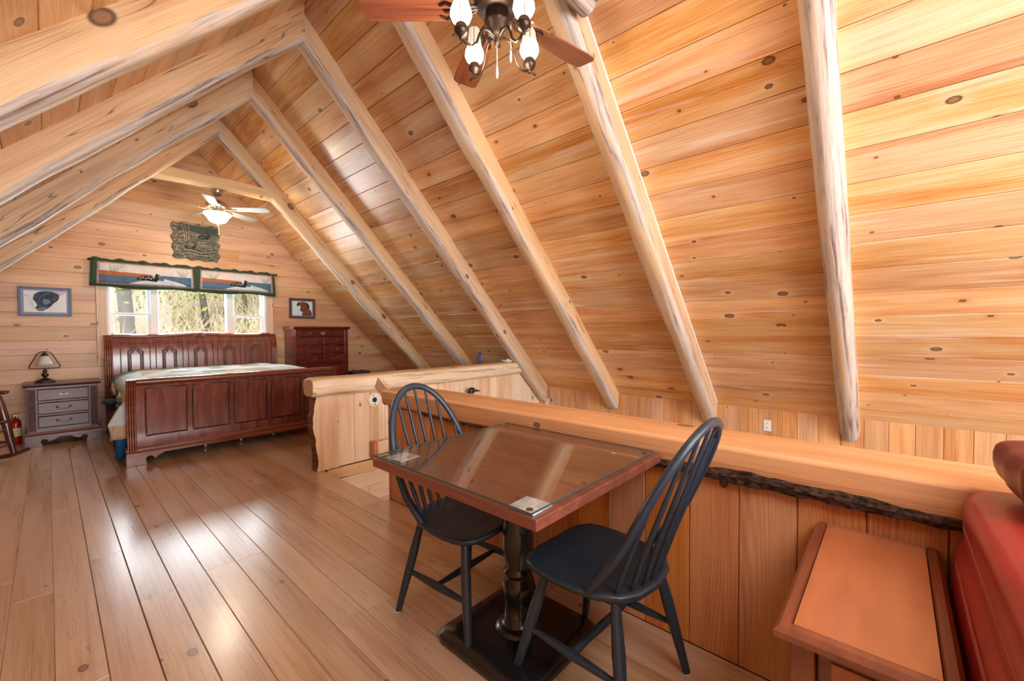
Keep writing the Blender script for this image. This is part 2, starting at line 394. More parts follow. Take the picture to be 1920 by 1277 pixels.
# boards -----------------------------------------------------------
_bm = {}
def board_mesh(L, W, T, mat, ch=.0035):
    key = (round(L, 3), round(W, 3), round(T, 3), mat.name, ch)
    if key in _bm: return _bm[key]
    l, w_ = L/2, W/2
    v = [(-l, -w_, -T), (l, -w_, -T), (l, w_, -T), (-l, w_, -T), (-l, -w_, -ch), (l, -w_, -ch), (l, w_, -ch), (-l, w_, -ch),
         (-l+ch*.4, -w_+ch, 0), (l-ch*.4, -w_+ch, 0), (l-ch*.4, w_-ch, 0), (-l+ch*.4, w_-ch, 0)]
    f = [(3, 2, 1, 0), (8, 9, 10, 11)]
    for i in range(4):
        j = (i+1) % 4; f += [(i, j, 4+j, 4+i), (4+i, 4+j, 8+j, 8+i)]
    me = bpy.data.meshes.new('board'); me.from_pydata(v, [], f); me.materials.append(mat); me.update(); _bm[key] = me
    return me
def board(name, parent, mat, c, X, Z, L, W, T=.02, ch=.0035, gap=.002):
    X, Z = Vector(X).normalized(), Vector(Z).normalized(); Y = Z.cross(X)
    o = addobj(name, board_mesh(L-gap, W-gap, T, mat, ch), parent)
    c = Vector(c)-(wloc(parent) if parent else Vector((0, 0, 0)))
    o.matrix_local = Matrix(((X.x, Y.x, Z.x, c.x), (X.y, Y.y, Z.y, c.y), (X.z, Y.z, Z.z, c.z), (0, 0, 0, 1)))
    return o
def polyboard(name, parent, mat, pts, N, T=.02, ch=.0045):
    """board with a free four-sided outline (pts in world, counter-clockwise seen from the front), front on the given plane"""
    pts = [Vector(p) for p in pts]; N = Vector(N).normalized(); c = sum(pts, Vector())/len(pts)
    X = (pts[1]-pts[0]).normalized(); Y = N.cross(X); n = len(pts)
    q = [((p-c).dot(X), (p-c).dot(Y)) for p in pts]
    ins = [(x-(ch*.4 if x > 0 else -ch*.4), y-(ch if y > 0 else -ch)) for x, y in q]
    v = [(x, y, -T) for x, y in q]+[(x, y, -ch) for x, y in q]+[(x, y, 0) for x, y in ins]
    f = [tuple(range(n))[::-1], tuple(range(2*n, 3*n))]
    for i in range(n):
        j = (i+1) % n; f += [(i, j, n+j, n+i), (n+i, n+j, 2*n+j, 2*n+i)]
    me = bpy.data.meshes.new(name); me.from_pydata(v, [], f); me.materials.append(mat); me.update()
    o = addobj(name, me, parent); c = c-(wloc(parent) if parent else Vector())
    o.matrix_local = Matrix(((X.x, Y.x, N.x, c.x), (X.y, Y.y, N.y, c.y), (X.z, Y.z, N.z, c.z), (0, 0, 0, 1)))
    return o

# ------------------------------------------------------------------ the room
AX, AZ, SL = 1.548, 4.166, 1.0417          # ridge x, ridge z, roof slope
Q = math.hypot(1, SL)
KX, KXL = 5.08, AX*2-5.08                   # knee walls
YB, YF = 7.95, -4.25                        # bedroom gable, front gable
KZ = AZ-SL*(KX-AX)
def roof_z(x): return AZ-SL*abs(x-AX)

# floor
fm = MB().box(KXL-.1, 1.742, YF-.1, YB+.1, -.28, -.022).box(1.742, 1.80, YF-.1, 2.95, -.28, -.022).box(1.80, KX+.1, 4.14, YB+.1, -.28, -.022)
floor = tag(fm.build('floor', M['groove']), 'wide plank pine floor of the loft', 'floor', kind='structure')
fw = .1425; xs = [-.008+fw*k for k in range(-14, 12)]
rf = random.Random(3)
def strip(x0, x1, y0, y1):
    gp = rf.choice((.0006, .0010, .0026))
    y = y0; y_next = y0+rf.uniform(.6, 3.2)
    while y < y1-.01:
        e = min(y_next, y1)
        if y1-e < .5: e = y1
        board('floor_board', floor, M['floor'], ((x0+x1)/2, (y+e)/2, 0), (0, 1, 0), (0, 0, 1), e-y, x1-x0, .022, .0022, gp)
        y = e; y_next = e+rf.uniform(1.6, 3.6)
for a, b in zip(xs[:-1], xs[1:]): strip(a, b, YF, YB)
strip(xs[-1], 1.752, 2.96, YB)
strip(xs[-1], 1.80, YF, 2.96)
x = 1.752
while x < KX-.02:
    e = min(x+fw, KX); strip(x, e, 4.15, YB); x = e

# right and left roof slopes
def slope(side, name, label):
    e = Vector((side, 0, -SL)).normalized(); n = Vector((-side*SL, 0, -1)).normalized()
    top = Vector((AX, 0, AZ)); Lmax = (KX-AX)*Q+.02
    mb = MB(); k = n*(-.022)
    p = [top+k+e*a+Vector((0, y, 0))-n*t for t in (0, .12) for y in (YF, YB+.1) for a in (-.02, Lmax+.15)]
    mb.add(p, [(0, 1, 3, 2), (4, 6, 7, 5), (0, 4, 5, 1), (2, 3, 7, 6), (0, 2, 6, 4), (1, 5, 7, 3)])
    c = tag(mb.build(name, M['groove']), label, 'ceiling', kind='structure')
    rr = random.Random(11 if side > 0 else 12)
    s0 = 2.011-.2243*9; rows = [max(0., s0+.2243*i) for i in range(0, 24)]
    joints = [.27, 1.52, 2.76, 3.95, 5.29, 6.65]
    hole = side < 0
    for a, b in zip(rows[:-1], rows[1:]):
        b = min(b, Lmax)
        if b-a < .02: continue
        js = sorted(rr.sample(joints, rr.choice([1, 2, 2, 3])))
        ys = [YF]+js+[YB]
        for y0, y1 in zip(ys[:-1], ys[1:]):
            o = board('ceiling_board', c, M['ceil'], top+e*((a+b)/2)+Vector((0, (y0+y1)/2, 0)), (0, 1, 0), n, y1-y0, b-a, .02, .0035, .003)
    return c
slope(1, 'ceiling', 'knotty pine boarded slope of the ceiling on the right')
slope(-1, 'ceiling.001', 'pine boarded slope of the ceiling behind the left rafters')

# bedroom gable wall with window hole
WX0, WX1, WZ0, WZ1 = .44, 2.615, 1.064-.1775, 1.064+.1775*7
gm = MB()
def gable_poly(z0, z1, y, xa=None, xb=None):
    f = lambda z: (AZ-z)/SL
    l0, l1 = max(KXL, AX-f(z0)), max(KXL, AX-f(z1)); r0, r1 = min(KX, AX+f(z0)), min(KX, AX+f(z1))
    return l0, l1, r0, r1
gm.box(KXL-.1, WX0, YB+.02, YB+.14, -.28, WZ1).box(WX1, KX+.1, YB+.02, YB+.14, -.28, WZ1).box(WX0, WX1, YB+.02, YB+.14, -.28, WZ0)
gm.prism([(KXL-.1, WZ1), (KX+.1, WZ1), (AX, AZ+.1)], (0, YB+.02, 0), (1, 0, 0), (0, 0, 1), (0, 1, 0), .12)
gable = tag(gm.build('wall_back', M['groove']), 'gable wall of horizontal pine boards behind the bed', 'wall', kind='structure')
rg = random.Random(5)
for k in range(-6, 18):
    z0, z1 = max(0, 1.064+.1775*k), 1.064+.1775*(k+1)
    if z1 <= 0.01 or z0 > AZ-.05: continue
    z1c = min(z1, AZ-.002)
    l0, l1, r0, r1 = gable_poly(z0, z1c, YB)
    if z0 >= WZ0-.001 and z1 <= WZ1+.001: spans = [(None, WX0), (WX1, None)]
    elif k % 2 == 0 and r1-l1 > 2.5:
        j = rg.uniform(l1+.8, r1-.8); spans = [(None, j), (j, None)]
    else: spans = [(None, None)]
    for a, b in spans:
        p = [(l0 if a is None else a, YB, z0), (r0 if b is None else b, YB, z0), (r1 if b is None else b, YB, z1c), (l1 if a is None else a, YB, z1c)]
        polyboard('wall_board', gable, M['gable'], p, (0, -1, 0), .02)

# front gable behind the camera, with a tall window
fg = MB(); WA, WB2, Wa, Wb = -.65, 3.25, .36, 2.95
fg.box(KXL-.1, WA, YF-.12, YF, -.28, 2.95).box(WB2, KX+.1, YF-.12, YF, -2.6, 2.95).box(WA, WB2, YF-.12, YF, -.28, Wa)
fg.prism([(KXL-.1, 2.95), (KX+.1, 2.95), (AX, AZ+.1)], (0, YF-.12, 0), (1, 0, 0), (0, 0, 1), (0, 1, 0), .12)
tag(fg.build('wall_front', M['gable']), 'gable wall with tall window at the near end of the loft', 'wall', kind='structure')
wf = MB()
for xa, xb in ((WA, WA+.06), (1.27, 1.33), (WB2-.06, WB2)): wf.box(xa, xb, YF-.10, YF-.02, Wa, Wb)
wf.box(WA+.06, WB2-.06, YF-.10, YF-.02, Wa, Wa+.06).box(WA+.06, WB2-.06, YF-.10, YF-.02, Wb-.06, Wb)
w2 = tag(wf.build('window_2', M['white']), 'tall white window in the near gable wall', 'window', kind='structure')

# added window frame and pane around the fill light, unseen behind the camera
e3 = Vector((-1, 0, -SL)).normalized(); n3 = Vector((SL, 0, -1)).normalized(); c3 = Vector((AX, -1.5, AZ))+e3*1.75+n3*.012
rw = MB()
for a_, hx_, hy_ in ((e3*.64, .04, .93), (e3*-.64, .04, .93)): rw.obox(c3+a_, e3, (0, 1, 0), n3, hx_, hy_, .012)
for sy_ in (-1, 1): rw.obox(c3+Vector((0, .89*sy_, 0)), e3, (0, 1, 0), n3, .6, .04, .012)
w3 = tag(rw.build('fill_light_frame', M['white']), 'white frame added around the fill light on the left slope behind the viewer', 'window', kind='structure')
MB().obox(c3-n3*.006, e3, (0, 1, 0), n3, .6, .85, .002).build('pane', M['glass'], w3)
# knee walls
def knee(side, name, label):
    X = KX if side > 0 else KXL
    zl = -2.6 if side > 0 else -.02
    mb = MB().box(X+side*.02, X+side*.14, YF-.1, YB, zl, KZ+.02)
    k = tag(mb.build(name, M['groove']), label, 'wall', kind='structure')
    y = .032-.173*24
    while y < YB-.01:
        e = min(y+.173, YB)
        z0 = (-2.5 if y < 4.1 else 0) if side > 0 else 0
        board('wall_board', k, M['knee'], (X, (y+e)/2, (z0+KZ)/2), (0, 0, 1), (-side, 0, 0), KZ-z0, e-y, .02)
        y = e
    return k
knee(1, 'wall_right', 'low knee wall of upright pine boards under the right slope')
knee(-1, 'wall_left', 'low knee wall of upright pine boards under the left slope')

# near half wall beside the stairwell
HX = 1.80
hm = MB().box(HX+.02, 2.02, YF, 2.95, -2.6, .74)
half = tag(hm.build('wall_stair_near', M['groove']), 'half wall of wide orange pine boards behind the dining table', 'wall', kind='structure')
edges = [2.955, 2.80, 2.62, 2.43, 2.25, 2.06, 1.88, 1.69, 1.52, 1.35, 1.19, 1.017, .83, .634, .445, .254, .063]
y = .063
while y > YF+.2: y -= .19; edges.append(y)
for b, a in zip(edges[:-1], edges[1:]):
    board('wall_board', half, M['halfw'], (HX, (a+b)/2, .368), (0, 0, 1), (-1, 0, 0), .736, b-a, .02)
y = YF
while y < 2.94:
    e = min(y+.19, 2.95); board('wall_board', half, M['stairw'], (2.04, (y+e)/2, -.93), (0, 0, 1), (1, 0, 0), 3.34, e-y, .02); y = e
board('wall_board', half, M['halfw'], (1.91, 2.972, -.93), (0, 0, 1), (0, 1, 0), 3.34, .22, .02)

# far stair wall with log rail
SY = 4.05
sm_ = MB().box(1.70, KX, SY+.02, SY+.12, -2.6, .73)
stw = tag(sm_.build('wall_stair_far', M['groove']), 'pale half wall of upright boards on the far side of the stairwell', 'wall', kind='structure')
ed = [1.898, 2.072, 2.247, 2.333, 2.42, 2.6, 2.78, 2.96, 3.13, 3.30, 3.483, 3.65, 3.819, 4.013, 4.18, 4.344, 4.52, 4.689, 4.87, KX]
for a, b in zip(ed[:-1], ed[1:]):
    board('wall_board', stw, M['stairw'], ((a+b)/2, SY, .365), (0, 0, 1), (0, -1, 0), .73, b-a, .02)
# the live-edged end board
pl = []
rl = random.Random(2)
zz = [i/14*.73 for i in range(15)]
def live(z): return 1.672+.018*math.sin(z*7+.4)+.012*math.sin(z*19)-(.03 if z > .32 and z < .5 else 0)*math.sin((z-.32)/.18*math.pi)+(.02 if z > .55 else 0)
left = [(live(z), z) for z in zz]
mb = MB(); mb.prism(left[::-1]+[(1.898, 0), (1.898, .73)][::1], (0, SY+.10, 0), (1, 0, 0), (0, 0, 1), (0, -1, 0), .12)
mb.mi = [1 if (i >= 2 and i < 2+14) else 0 for i in range(len(mb.f))]
nb = mb.build('end_board', [M['stairz'], M['barkcut']], stw, bevel=.004)
# lower part of the stairwell: header log edge and horizontal boards
hp = [(1.79+(2.9)*i/12, -.01) for i in range(13)]
lo = [(1.79+(2.9)*i/24, -.125+.012*math.sin(i*1.3)+.008*math.sin(i*3.1)) for i in range(25)]
mb = MB().prism(hp+lo[::-1], (0, SY+.02, 0), (1, 0, 0), (0, 0, 1), (0, -1, 0), .035)
mb.build('header_beam', M['log'], stw, bevel=.006)
z = -.125
ri = random.Random(9)
while z > -2.4:
    xx = 1.72
    while xx < KX-.02:
        e = min(KX, xx+ri.uniform(.5, 1.6))
        board('wall_board', stw, M['stairw'], ((xx+e)/2, SY, z-.08), (1, 0, 0), (0, -1, 0), e-xx, .16, .02); xx = e
    z -= .16
MB().box(2.235, 2.285, 3.96, SY, .02, .185, 0).box(2.285, 2.44, 3.985, SY, .02, .18, 1).build('stringer_end', [M['halfw'], M['stairw']], stw, bevel=.004)
# stairwell inner face under the loft floor, lower floor
tag(MB().box(1.70, 1.748, 2.95, SY+.02, -2.6, -.023).build('wall_stairwell', M['stairw']), 'stairwell side wall under the edge of the plank floor', 'wall', kind='structure')
tag(MB().box(1.7, KX+.1, YF, SY+.1, -2.7, -2.6).build('floor.001', M['floor']), 'lower floor at the foot of the stairs', 'floor', kind='structure')
st = thing('staircase', 'wooden stairs going down behind the dining table half wall', 'stairs', (2.9, 2.0, -2.6))
for i in range(10):
    yy = 3.75-.26*i; zt = -.2*(i+2)
    MB().box(2.06, 3.2, yy-.28, yy, zt-.04, zt).build('tread', M['stairw'], st, bevel=.006)
MB().prism([(3.75, -.65), (3.75, -.42), (1.1, -2.45), (1.1, -2.6), (1.3, -2.6)], (2.07, 0, 0), (0, 1, 0), (0, 0, 1), (1, 0, 0), .04).build('stringer', M['stairw'], st)

# ------------------------------------------------------------------ rafters
def rafter(side, yc, wd, dp, label, seed, round_=0., strip_=False, xend=None, xstart=None):
    """sawn log hung under the slope; wane along its lower edges"""
    rr = random.Random(seed)
    x0 = AX if xstart is None else xstart; x1 = (KX-.012 if side > 0 else KXL+.012) if xend is None else xend
    N = 44; rings = []
    def nz(t, o): return noise.noise(Vector((t*1.7+seed*3.1, o*5.3, seed*.7)))+.5*noise.noise(Vector((t*5.+seed, o*9.1, .3)))
    for i in range(N+1):
        t = i/N; L = t*5.1
        wf_ = 1+.06*nz(L*.6, 1); d = dp*(1+.10*nz(L*.7, 2)); h = wd/2*wf_
        wa = .045+.035*max(-.9, nz(L, 3)); wb = .05+.04*max(-.9, nz(L, 4))      # wane heights (towards camera, away)
        if round_: wa = wb = d*.5
        ia = h*(.22+.18*nz(L, 5)) if not round_ else h*.55; ib = h*(.35+.2*nz(L, 6)) if not round_ else h*.6
        # profile: local (v across, w below roof); towards the camera is -v
        pr = [(-h, 0), (-h, d-wa), (-h+ia*.45, d-wa*.38), (-h+ia, d-wa*.06), (-h*.1, d), (h-ib, d-wb*.08), (h-ib*.42, d-wb*.42), (h, d-wb), (h, 0)]
        if round_: pr = [(-h*.75, 0), (-h, d*.42), (-h*.93, d*.66), (-h*.66, d*.88), (-h*.1, d), (h*.5, d*.94), (h*.88, d*.7), (h, d*.42), (h*.75, 0)]
        ring = []
        for v, w_ in pr:
            xx = x0+(x1-x0)*t
            if i == N: xx = x1-side*max(0, w_/d-.5)*.10
            ring.append((xx, yc+v, AZ-SL*abs(xx-AX)-w_*Q))
        rings.append(ring)
    mb = MB(); n = len(rings[0])
    vs_ = [p for r in rings for p in r]; fs = []; mis = []
    wset = {1, 2, 3, 5, 6} if not round_ else {1, 2, 3, 4, 5, 6}
    for i in range(N):
        for j in range(n):
            k = (j+1) % n; fs.append((i*n+j, i*n+k, (i+1)*n+k, (i+1)*n+j)); mis.append(1 if j in wset else 0)
    b = len(mb.v); mb.v += vs_; mb.f += fs; mb.mi += mis; mb.sm += [False if j in (0, 7, 8) else True for i in range(N) for j in range(n)]
    mb.add(rings[0], [tuple(range(n))], 0); mb.add(rings[-1], [tuple(range(n))], 0)
    # align: local X along the slope
    e = Vector((side, 0, -SL)).normalized(); Y = Vector((0, 1, 0)); Z = e.cross(Y)
    base = Vector((x0, yc, roof_z(x0)))
    rot = Matrix((e, Y, Z))
    mb.v = [tuple(rot @ (Vector(p)-base)) for p in mb.v]
    o = mb.build('log_rafter', [M['rafter'], M['wane']], None)
    o.matrix_world = Matrix(((e.x, Y.x, Z.x, base.x), (e.y, Y.y, Z.y, base.y), (e.z, Y.z, Z.z, base.z), (0, 0, 0, 1)))
    tag(o, label, 'rafter', 'sawn log rafters of the loft roof')
    if strip_:
        s_ = MB()
        s_.obox((2.55, -h-.004, .012 if Z.z < 0 else -.012), (1, 0, 0), (0, 1, 0), (0, 0, 1), 2.5, .004, .010)
        s_.build('white_strip', M['ivory'], o, world=False)
    return o
rafter(1, .305, .155, .19, 'rightmost round log rafter, weathered grey and nearly upright in view', 21, round_=1)
rafter(1, 1.555, .165, .19, 'log rafter with a white strip along its edge, right of the lantern fan', 22, strip_=True)
rafter(1, 2.775, .165, .185, 'log rafter running down from above the lantern fan to the knee wall', 23)
rafter(1, 3.965, .160, .185, 'log rafter ending beside the white dish at the end of the log rail', 24)
rafter(1, 5.315, .155, .18, 'log rafter on the right slope, second from the bedroom wall', 25)
rafter(1, 6.665, .155, .18, 'log rafter on the right slope nearest the bedroom wall', 26)
rafter(-1, 6.60, .16, .19, 'rafter on the left slope nearest the bedroom wall', 31)
rafter(-1, 5.27, .16, .19, 'rafter on the left slope, second from the bedroom wall', 32)
rafter(-1, 3.90, .17, .20, 'rafter on the left slope, third from the bedroom wall, with large knots', 33)
rafter(-1, 2.66, .17, .20, 'large pale rafter crossing the top left corner', 34)
rafter(-1, 1.50, .17, .20, 'rafter on the left slope over the viewer, level with the lantern fan', 35)

def tie(y, x0, x1, z, h, wdt, label, seed, mats, rnd=False, crown=0.):
    N = 26; rings = []
    for i in range(N+1):
        t = i/N; xx = x0+(x1-x0)*t; up = crown*math.sin(t*math.pi)
        n1 = .012*noise.noise(Vector((t*4, seed, 0))); n2 = .012*noise.noise(Vector((t*4, seed, 5)))
        hh = h/2; ww = wdt/2
        if rnd: ring = [(xx, y+math.cos(a)*ww*(1+n1*3), z+up+math.sin(a)*hh*(1+n2*3)) for a in [2*math.pi*k/14 for k in range(14)]]
        else: ring = [(xx, y-ww, z+up-hh+.03+n1), (xx, y-ww+.03, z+up-hh+n1), (xx, y+ww-.03, z+up-hh), (xx, y+ww, z+up-hh+.03), (xx, y+ww, z+up+hh), (xx, y-ww+.01, z+up+hh+n2), (xx, y-ww, z+up+hh-.012+n2)]
        rings.append(ring)
    mb = MB().rings(rings, True, True, 0, True if rnd else False)
    return one('collar_tie', mb, mats, label, 'beam', ((x0+x1)/2, y, z), 'collar ties between the rafters')
tie(6.66, .80, 2.30, 3.285, .15, .13, 'sawn collar tie the far ceiling fan hangs from', 3, M['rafter'], crown=.02)
tie(1.40, .86, 2.235, 3.295, .135, .13, 'grey round collar tie log above the lantern fan', 4, M['wane'], rnd=True)

# ------------------------------------------------------------------ near rail slab
ry0, ry1 = YF, 3.0
rings = []; N = 70
for i in range(N+1):
    y = ry0+(ry1-ry0)*i/N
    b = .744+.009*math.sin(y*2.1+.5)+.005*math.sin(y*5.3)
    if i == N: pass
    bb = .728
    p = [(1.782, y, b), (1.768, y, b+.02), (1.764, y, .80), (1.765, y, .852), (1.769, y, .862), (1.780, y, .867), (2.06, y, .870), (2.078, y, .860), (2.082, y, .80), (2.08, y, .74), (1.83, y, .736)]
    rings.append(p)
mb = MB(); n = 11; mb.v = [q for r in rings for q in r]
for i in range(N):
    for j in range(n):
        k = (j+1) % n; mb.f.append((i*n+j, i*n+k, (i+1)*n+k, (i+1)*n+j)); mb.mi.append(0); mb.sm.append(j in (3, 4))
mb.add(rings[0], [tuple(range(n))]); mb.add(rings[-1], [tuple(range(n))])
railT = thing('rail_slab', 'thick live-edged pine rail slab capping the half wall behind the table', 'railing', (1.92, 1.0, .736))
mb.build('slab', M['rail'], railT)
bk = MB(); rb = random.Random(4); rings = []
for i in range(201):
    y = 2.5-(2.5-(-2.7))*i/200
    b = .744+.009*math.sin(y*2.1+.5)+.005*math.sin(y*5.3)
    amt = max(.0, min(1., (1.2-y)/.6))*.9+.10+.35*noise.noise(Vector((y*1.3, 3, 1)))
    amt = max(.12, amt)
    j = lambda: rb.uniform(-.004, .004)
    top = b+.004+.024*amt*(.8+.5*noise.noise(Vector((y*6, 1, 0))))
    rings.append([(1.79+j(), y, .729), (1.772-.006*amt+j(), y, .730+j()), (1.764-.006*amt+j(), y, (top+.73)/2), (1.762+j(), y, top+j()), (1.78, y, top)])
bk.rings(rings, True, True, 0, False)
bk.build('bark_edge', M['bark'], railT, label='strip of dark bark')
# short pale handrail end standing at the far end of the rail slab
hr = MB(); 
a = Vector((1.90, 3.27, .885)); d = Vector((0, -.9, -.55)).normalized()
hr.obox(a+d*.17, d, (1, 0, 0), d.cross(Vector((1, 0, 0))), .19, .02, .055)
one('handrail_end', hr, M['stairw'], 'short pale board of the stair handrail rising at the far end of the rail slab', 'handrail', (1.90, 3.1, .74), bevel=.004)

# log rail on far stair wall
rings = []; N = 60
for i in range(N+1):
    x = 1.632+(4.70-1.632)*i/N
    a1 = .008*noise.noise(Vector((x*2, 0, 0))); a2 = .010*noise.noise(Vector((x*3, 4, 0)))
    e = 1.-(.12 if i in (0,) else 0)
    z1 = .887+a1; z0 = .715+a2*1.5
    ring = [(3.955, .80), (3.950+a2, .845), (3.962, .872), (3.99, z1), (4.17, z1), (4.20, .87), (4.205, .80), (4.19, .735), (4.15, z0), (4.0, z0), (3.967, .735+a2), (3.957, .765)]
    rings.append([(x, 4.08+(yy-4.08)*e, .80+(zz_-.80)*e) for yy, zz_ in ring])
mb = MB(); n = 12; mb.v = [q for r in rings for q in r]
for i in range(N):
    for j in range(n):
        k = (j+1) % n; mb.f.append((i*n+j, i*n+k, (i+1)*n+k, (i+1)*n+j)); mb.mi.append(1 if j in (0, 1, 9, 10, 11) else 0); mb.sm.append(True)
mb.add(rings[0], [tuple(range(n))]); mb.add(rings[-1], [tuple(range(n))])
M['wane2'] = weathered('peeled_log_face', lin(226, 206, 178), lin(240, 220, 190), lin(170, 128, 92))
one('log_rail', mb, [M['log'], M['wane2']], 'peeled log rail lying on the pale half wall beyond the stairwell', 'railing', (3.1, 4.08, .715))

# ------------------------------------------------------------------ bedroom window
win = thing('window_1', 'triple white bedroom window behind the headboard', 'window', (1.53, 8.0, WZ0), kind='structure')
for xa, xb in ((WX0, .545), (2.51, WX1)):
    MB().box(xa, xb, YB-.018, YB+.02, WZ0+.145, WZ1).build('casing', M['trimw'], win, bevel=.003)
MB().box(WX0+.105, WX1-.105, YB-.018, YB+.02, WZ1-.11, WZ1).build('casing', M['trimw'], win, bevel=.003)
MB().box(WX0+.002, WX1-.002, YB-.05, YB+.10, WZ0+.11, WZ0+.145).build('sill', M['trimw'], win, bevel=.004)
MB().box(WX0, WX1, YB-.018, YB+.02, WZ0, WZ0+.11).build('casing', M['trimw'], win, bevel=.003)
zb, zt = WZ0+.145, WZ1-.11
fr = MB()
for xa, xb in ((.545, .575), (2.48, 2.51)): fr.box(xa, xb, YB+.0, YB+.12, zb, zt)
fr.box(.575, 2.48, YB, YB+.12, zb, zb+.03).box(.575, 2.48, YB, YB+.12, zt-.03, zt)
for xa, xb in ((1.0, 1.085), (1.94, 2.025)): fr.box(xa, xb, YB+.01, YB+.12, zb+.03, zt-.03)
fr.build('frame', M['white'], win, bevel=.004)
def sash(x0, x1, z0, z1, y, wd):
    s_ = MB().box(x0, x0+wd, y, y+.035, z0, z1).box(x1-wd, x1, y, y+.035, z0, z1).box(x0+wd, x1-wd, y, y+.035, z0, z0+wd).box(x0+wd, x1-wd, y, y+.035, z1-wd, z1)
    o = s_.build('sash', M['white'], win, bevel=.003)
    MB().box(x0+wd, x1-wd, y+.014, y+.020, z0+wd, z1-wd).build('pane', M['glass'], o)
zm = 1.60
for xa, xb in ((.575, 1.0), (2.025, 2.48)):
    sash(xa, xb, zb+.03, zm+.018, YB+.035, .036); sash(xa, xb, zm-.018, zt-.03, YB+.075, .036)
sash(1.085, 1.94, zb+.03, zt-.03, YB+.05, .012)

# ------------------------------------------------------------------ outdoors beyond the window
def gz(x, y): return -.4+max(0, y-9.2)*.42+.12*noise.noise(Vector((x*.5, y*.5, 0)))
gv = []; nx, ny = 40, 36
for j in range(ny+1):
    for i in range(nx+1):
        x = -14+34*i/nx; y = 8.6+22*j/ny; gv.append((x, y, gz(x, y)))
gf = [(j*(nx+1)+i, j*(nx+1)+i+1, (j+1)*(nx+1)+i+1, (j+1)*(nx+1)+i) for j in range(ny) for i in range(nx)]
M['ground'] = plain('leaf_litter', lin(104, 90, 62), .95, 0, .4, 3., .1, 0, 0, (1, 1, 1), lin(70, 74, 42))
tag(MB().add(gv, gf).build('hillside', M['ground'], fix=False), 'brown hillside rising outside the bedroom window', 'ground', kind='structure')
M['straw'] = plain('dry_stems', lin(236, 218, 182), .9, 0, .4, 2., .1)
M['leafg'] = plain('spring_leaves', lin(150, 168, 84), .9, 0, .3, 3., .1)
rs = random.Random(6)
bv = MB()
def blade(mb, p, d, w_, L, bend):
    p = Vector(p); d = Vector(d).normalized(); s_ = d.cross(Vector((0, 1, 0)))
    if s_.length < .1: s_ = Vector((1, 0, 0))
    s_ = s_.normalized()*w_; q = p+d*L*.5+Vector((bend*.3, 0, 0)); e = p+d*L+Vector((bend, 0, -abs(bend)*.4))
    t = Vector((0, w_, 0))
    mb.add([p-s_, p+s_, q+s_*.8, q-s_*.8, e+s_*.2, e-s_*.2], [(0, 1, 2, 3), (3, 2, 4, 5)])
for k in range(7000):
    y = 9.6+11*rs.random()**1.3; x = (y*.04+rs.uniform(-.3, 0))+rs.random()*y*.52-.6
    blade(bv, (x, y, gz(x, y)), (rs.gauss(0, .55), rs.gauss(0, .2), 1), rs.uniform(.004, .010)*(.5+y/15), rs.uniform(.5, 1.35), rs.gauss(0, .35))
tag(bv.build('dry_brush', M['straw'], fix=False), 'tangle of dry straw coloured brush outside the window', 'brush', kind='stuff')
M['trunk'] = plain('tree_bark', lin(120, 106, 92), .95, 0, .4, 8., .1, .5, 0, (3, 3, .5))
spec = [(1.05, 11.6, .13, 'leaning dark tree trunk outside the left sash'), (2.62, 12.5, .075, 'grey tree trunk outside the middle pane'), (3.75, 13.5, .06, 'slim sapling outside the right part of the middle pane'), (4.6, 14.2, .16, 'tree trunk outside the right sash'), (2.2, 17.5, .2, 'far tree trunk behind the middle pane')]
for i, (x, y, r, lb) in enumerate(spec):
    t = thing('tree', lb, 'tree', (x, y, gz(x, y)-.1), 'trees outside the window')
    h = 7.; lean = rs.uniform(-.05, .05)
    pts = [(x+lean*k+.05*math.sin(k*1.7+i), y, gz(x, y)-.1+h*k/8) for k in range(9)]
    MB().tube(pts, [r*(1-.06*k) for k in range(9)], 9).build('trunk', M['trunk'], t)
    lv = MB()
    for k in range(900):
        a = rs.uniform(0, 6.28); q = rs.uniform(.2, 1.5); zc = gz(x, y)+rs.uniform(1.2, 6.5)
        c = Vector((x+math.cos(a)*q, y+math.sin(a)*q, zc)); s_ = rs.uniform(.03, .08)
        u = Vector((rs.gauss(0, 1), rs.gauss(0, 1), rs.gauss(0, 1))).normalized(); v = u.orthogonal().normalized()
        lv.add([c-u*s_, c-v*s_*.6, c+u*s_, c+v*s_*.6], [(0, 1, 2, 3)])
    lv.build('foliage', M['leafg'], t, kind='stuff', fix=False)
# ------------------------------------------------------------------ sleigh bed
BX0, BX1 = .50, 2.62
bed = thing('sleigh_bed', 'large dark cherry sleigh bed with panelled headboard and footboard', 'bed', (1.56, 6.7, 0))
def sweep_x(mb, prof, x0, x1, mi=0, sm=True):
    """prof: closed outline in (y, z)"""
    mb.rings([[(x, y, z) for y, z in prof] for x in (x0, x1)], True, True, mi, sm)
def fy(z):                                   # front surface of the footboard (S curve, top rolls out)
    pts = [(.0, 5.625), (.18, 5.625), (.35, 5.645), (.5, 5.652), (.62, 5.645), (.74, 5.622), (.82, 5.598), (.9, 5.585)]
    for (a, ya), (b, yb) in zip(pts[:-1], pts[1:]):
        if z <= b: t = (z-a)/(b-a); t = t*t*(3-2*t)*.5+t*.5; return ya+(yb-ya)*t
    return pts[-1][1]
def hy(z):                                   # front surface of the headboard
    pts = [(0, 7.76), (.8, 7.755), (1.05, 7.765), (1.2, 7.79), (1.30, 7.83), (1.4, 7.86)]
    for (a, ya), (b, yb) in zip(pts[:-1], pts[1:]):
        if z <= b: t = (z-a)/(b-a); return ya+(yb-ya)*t
    return pts[-1][1]
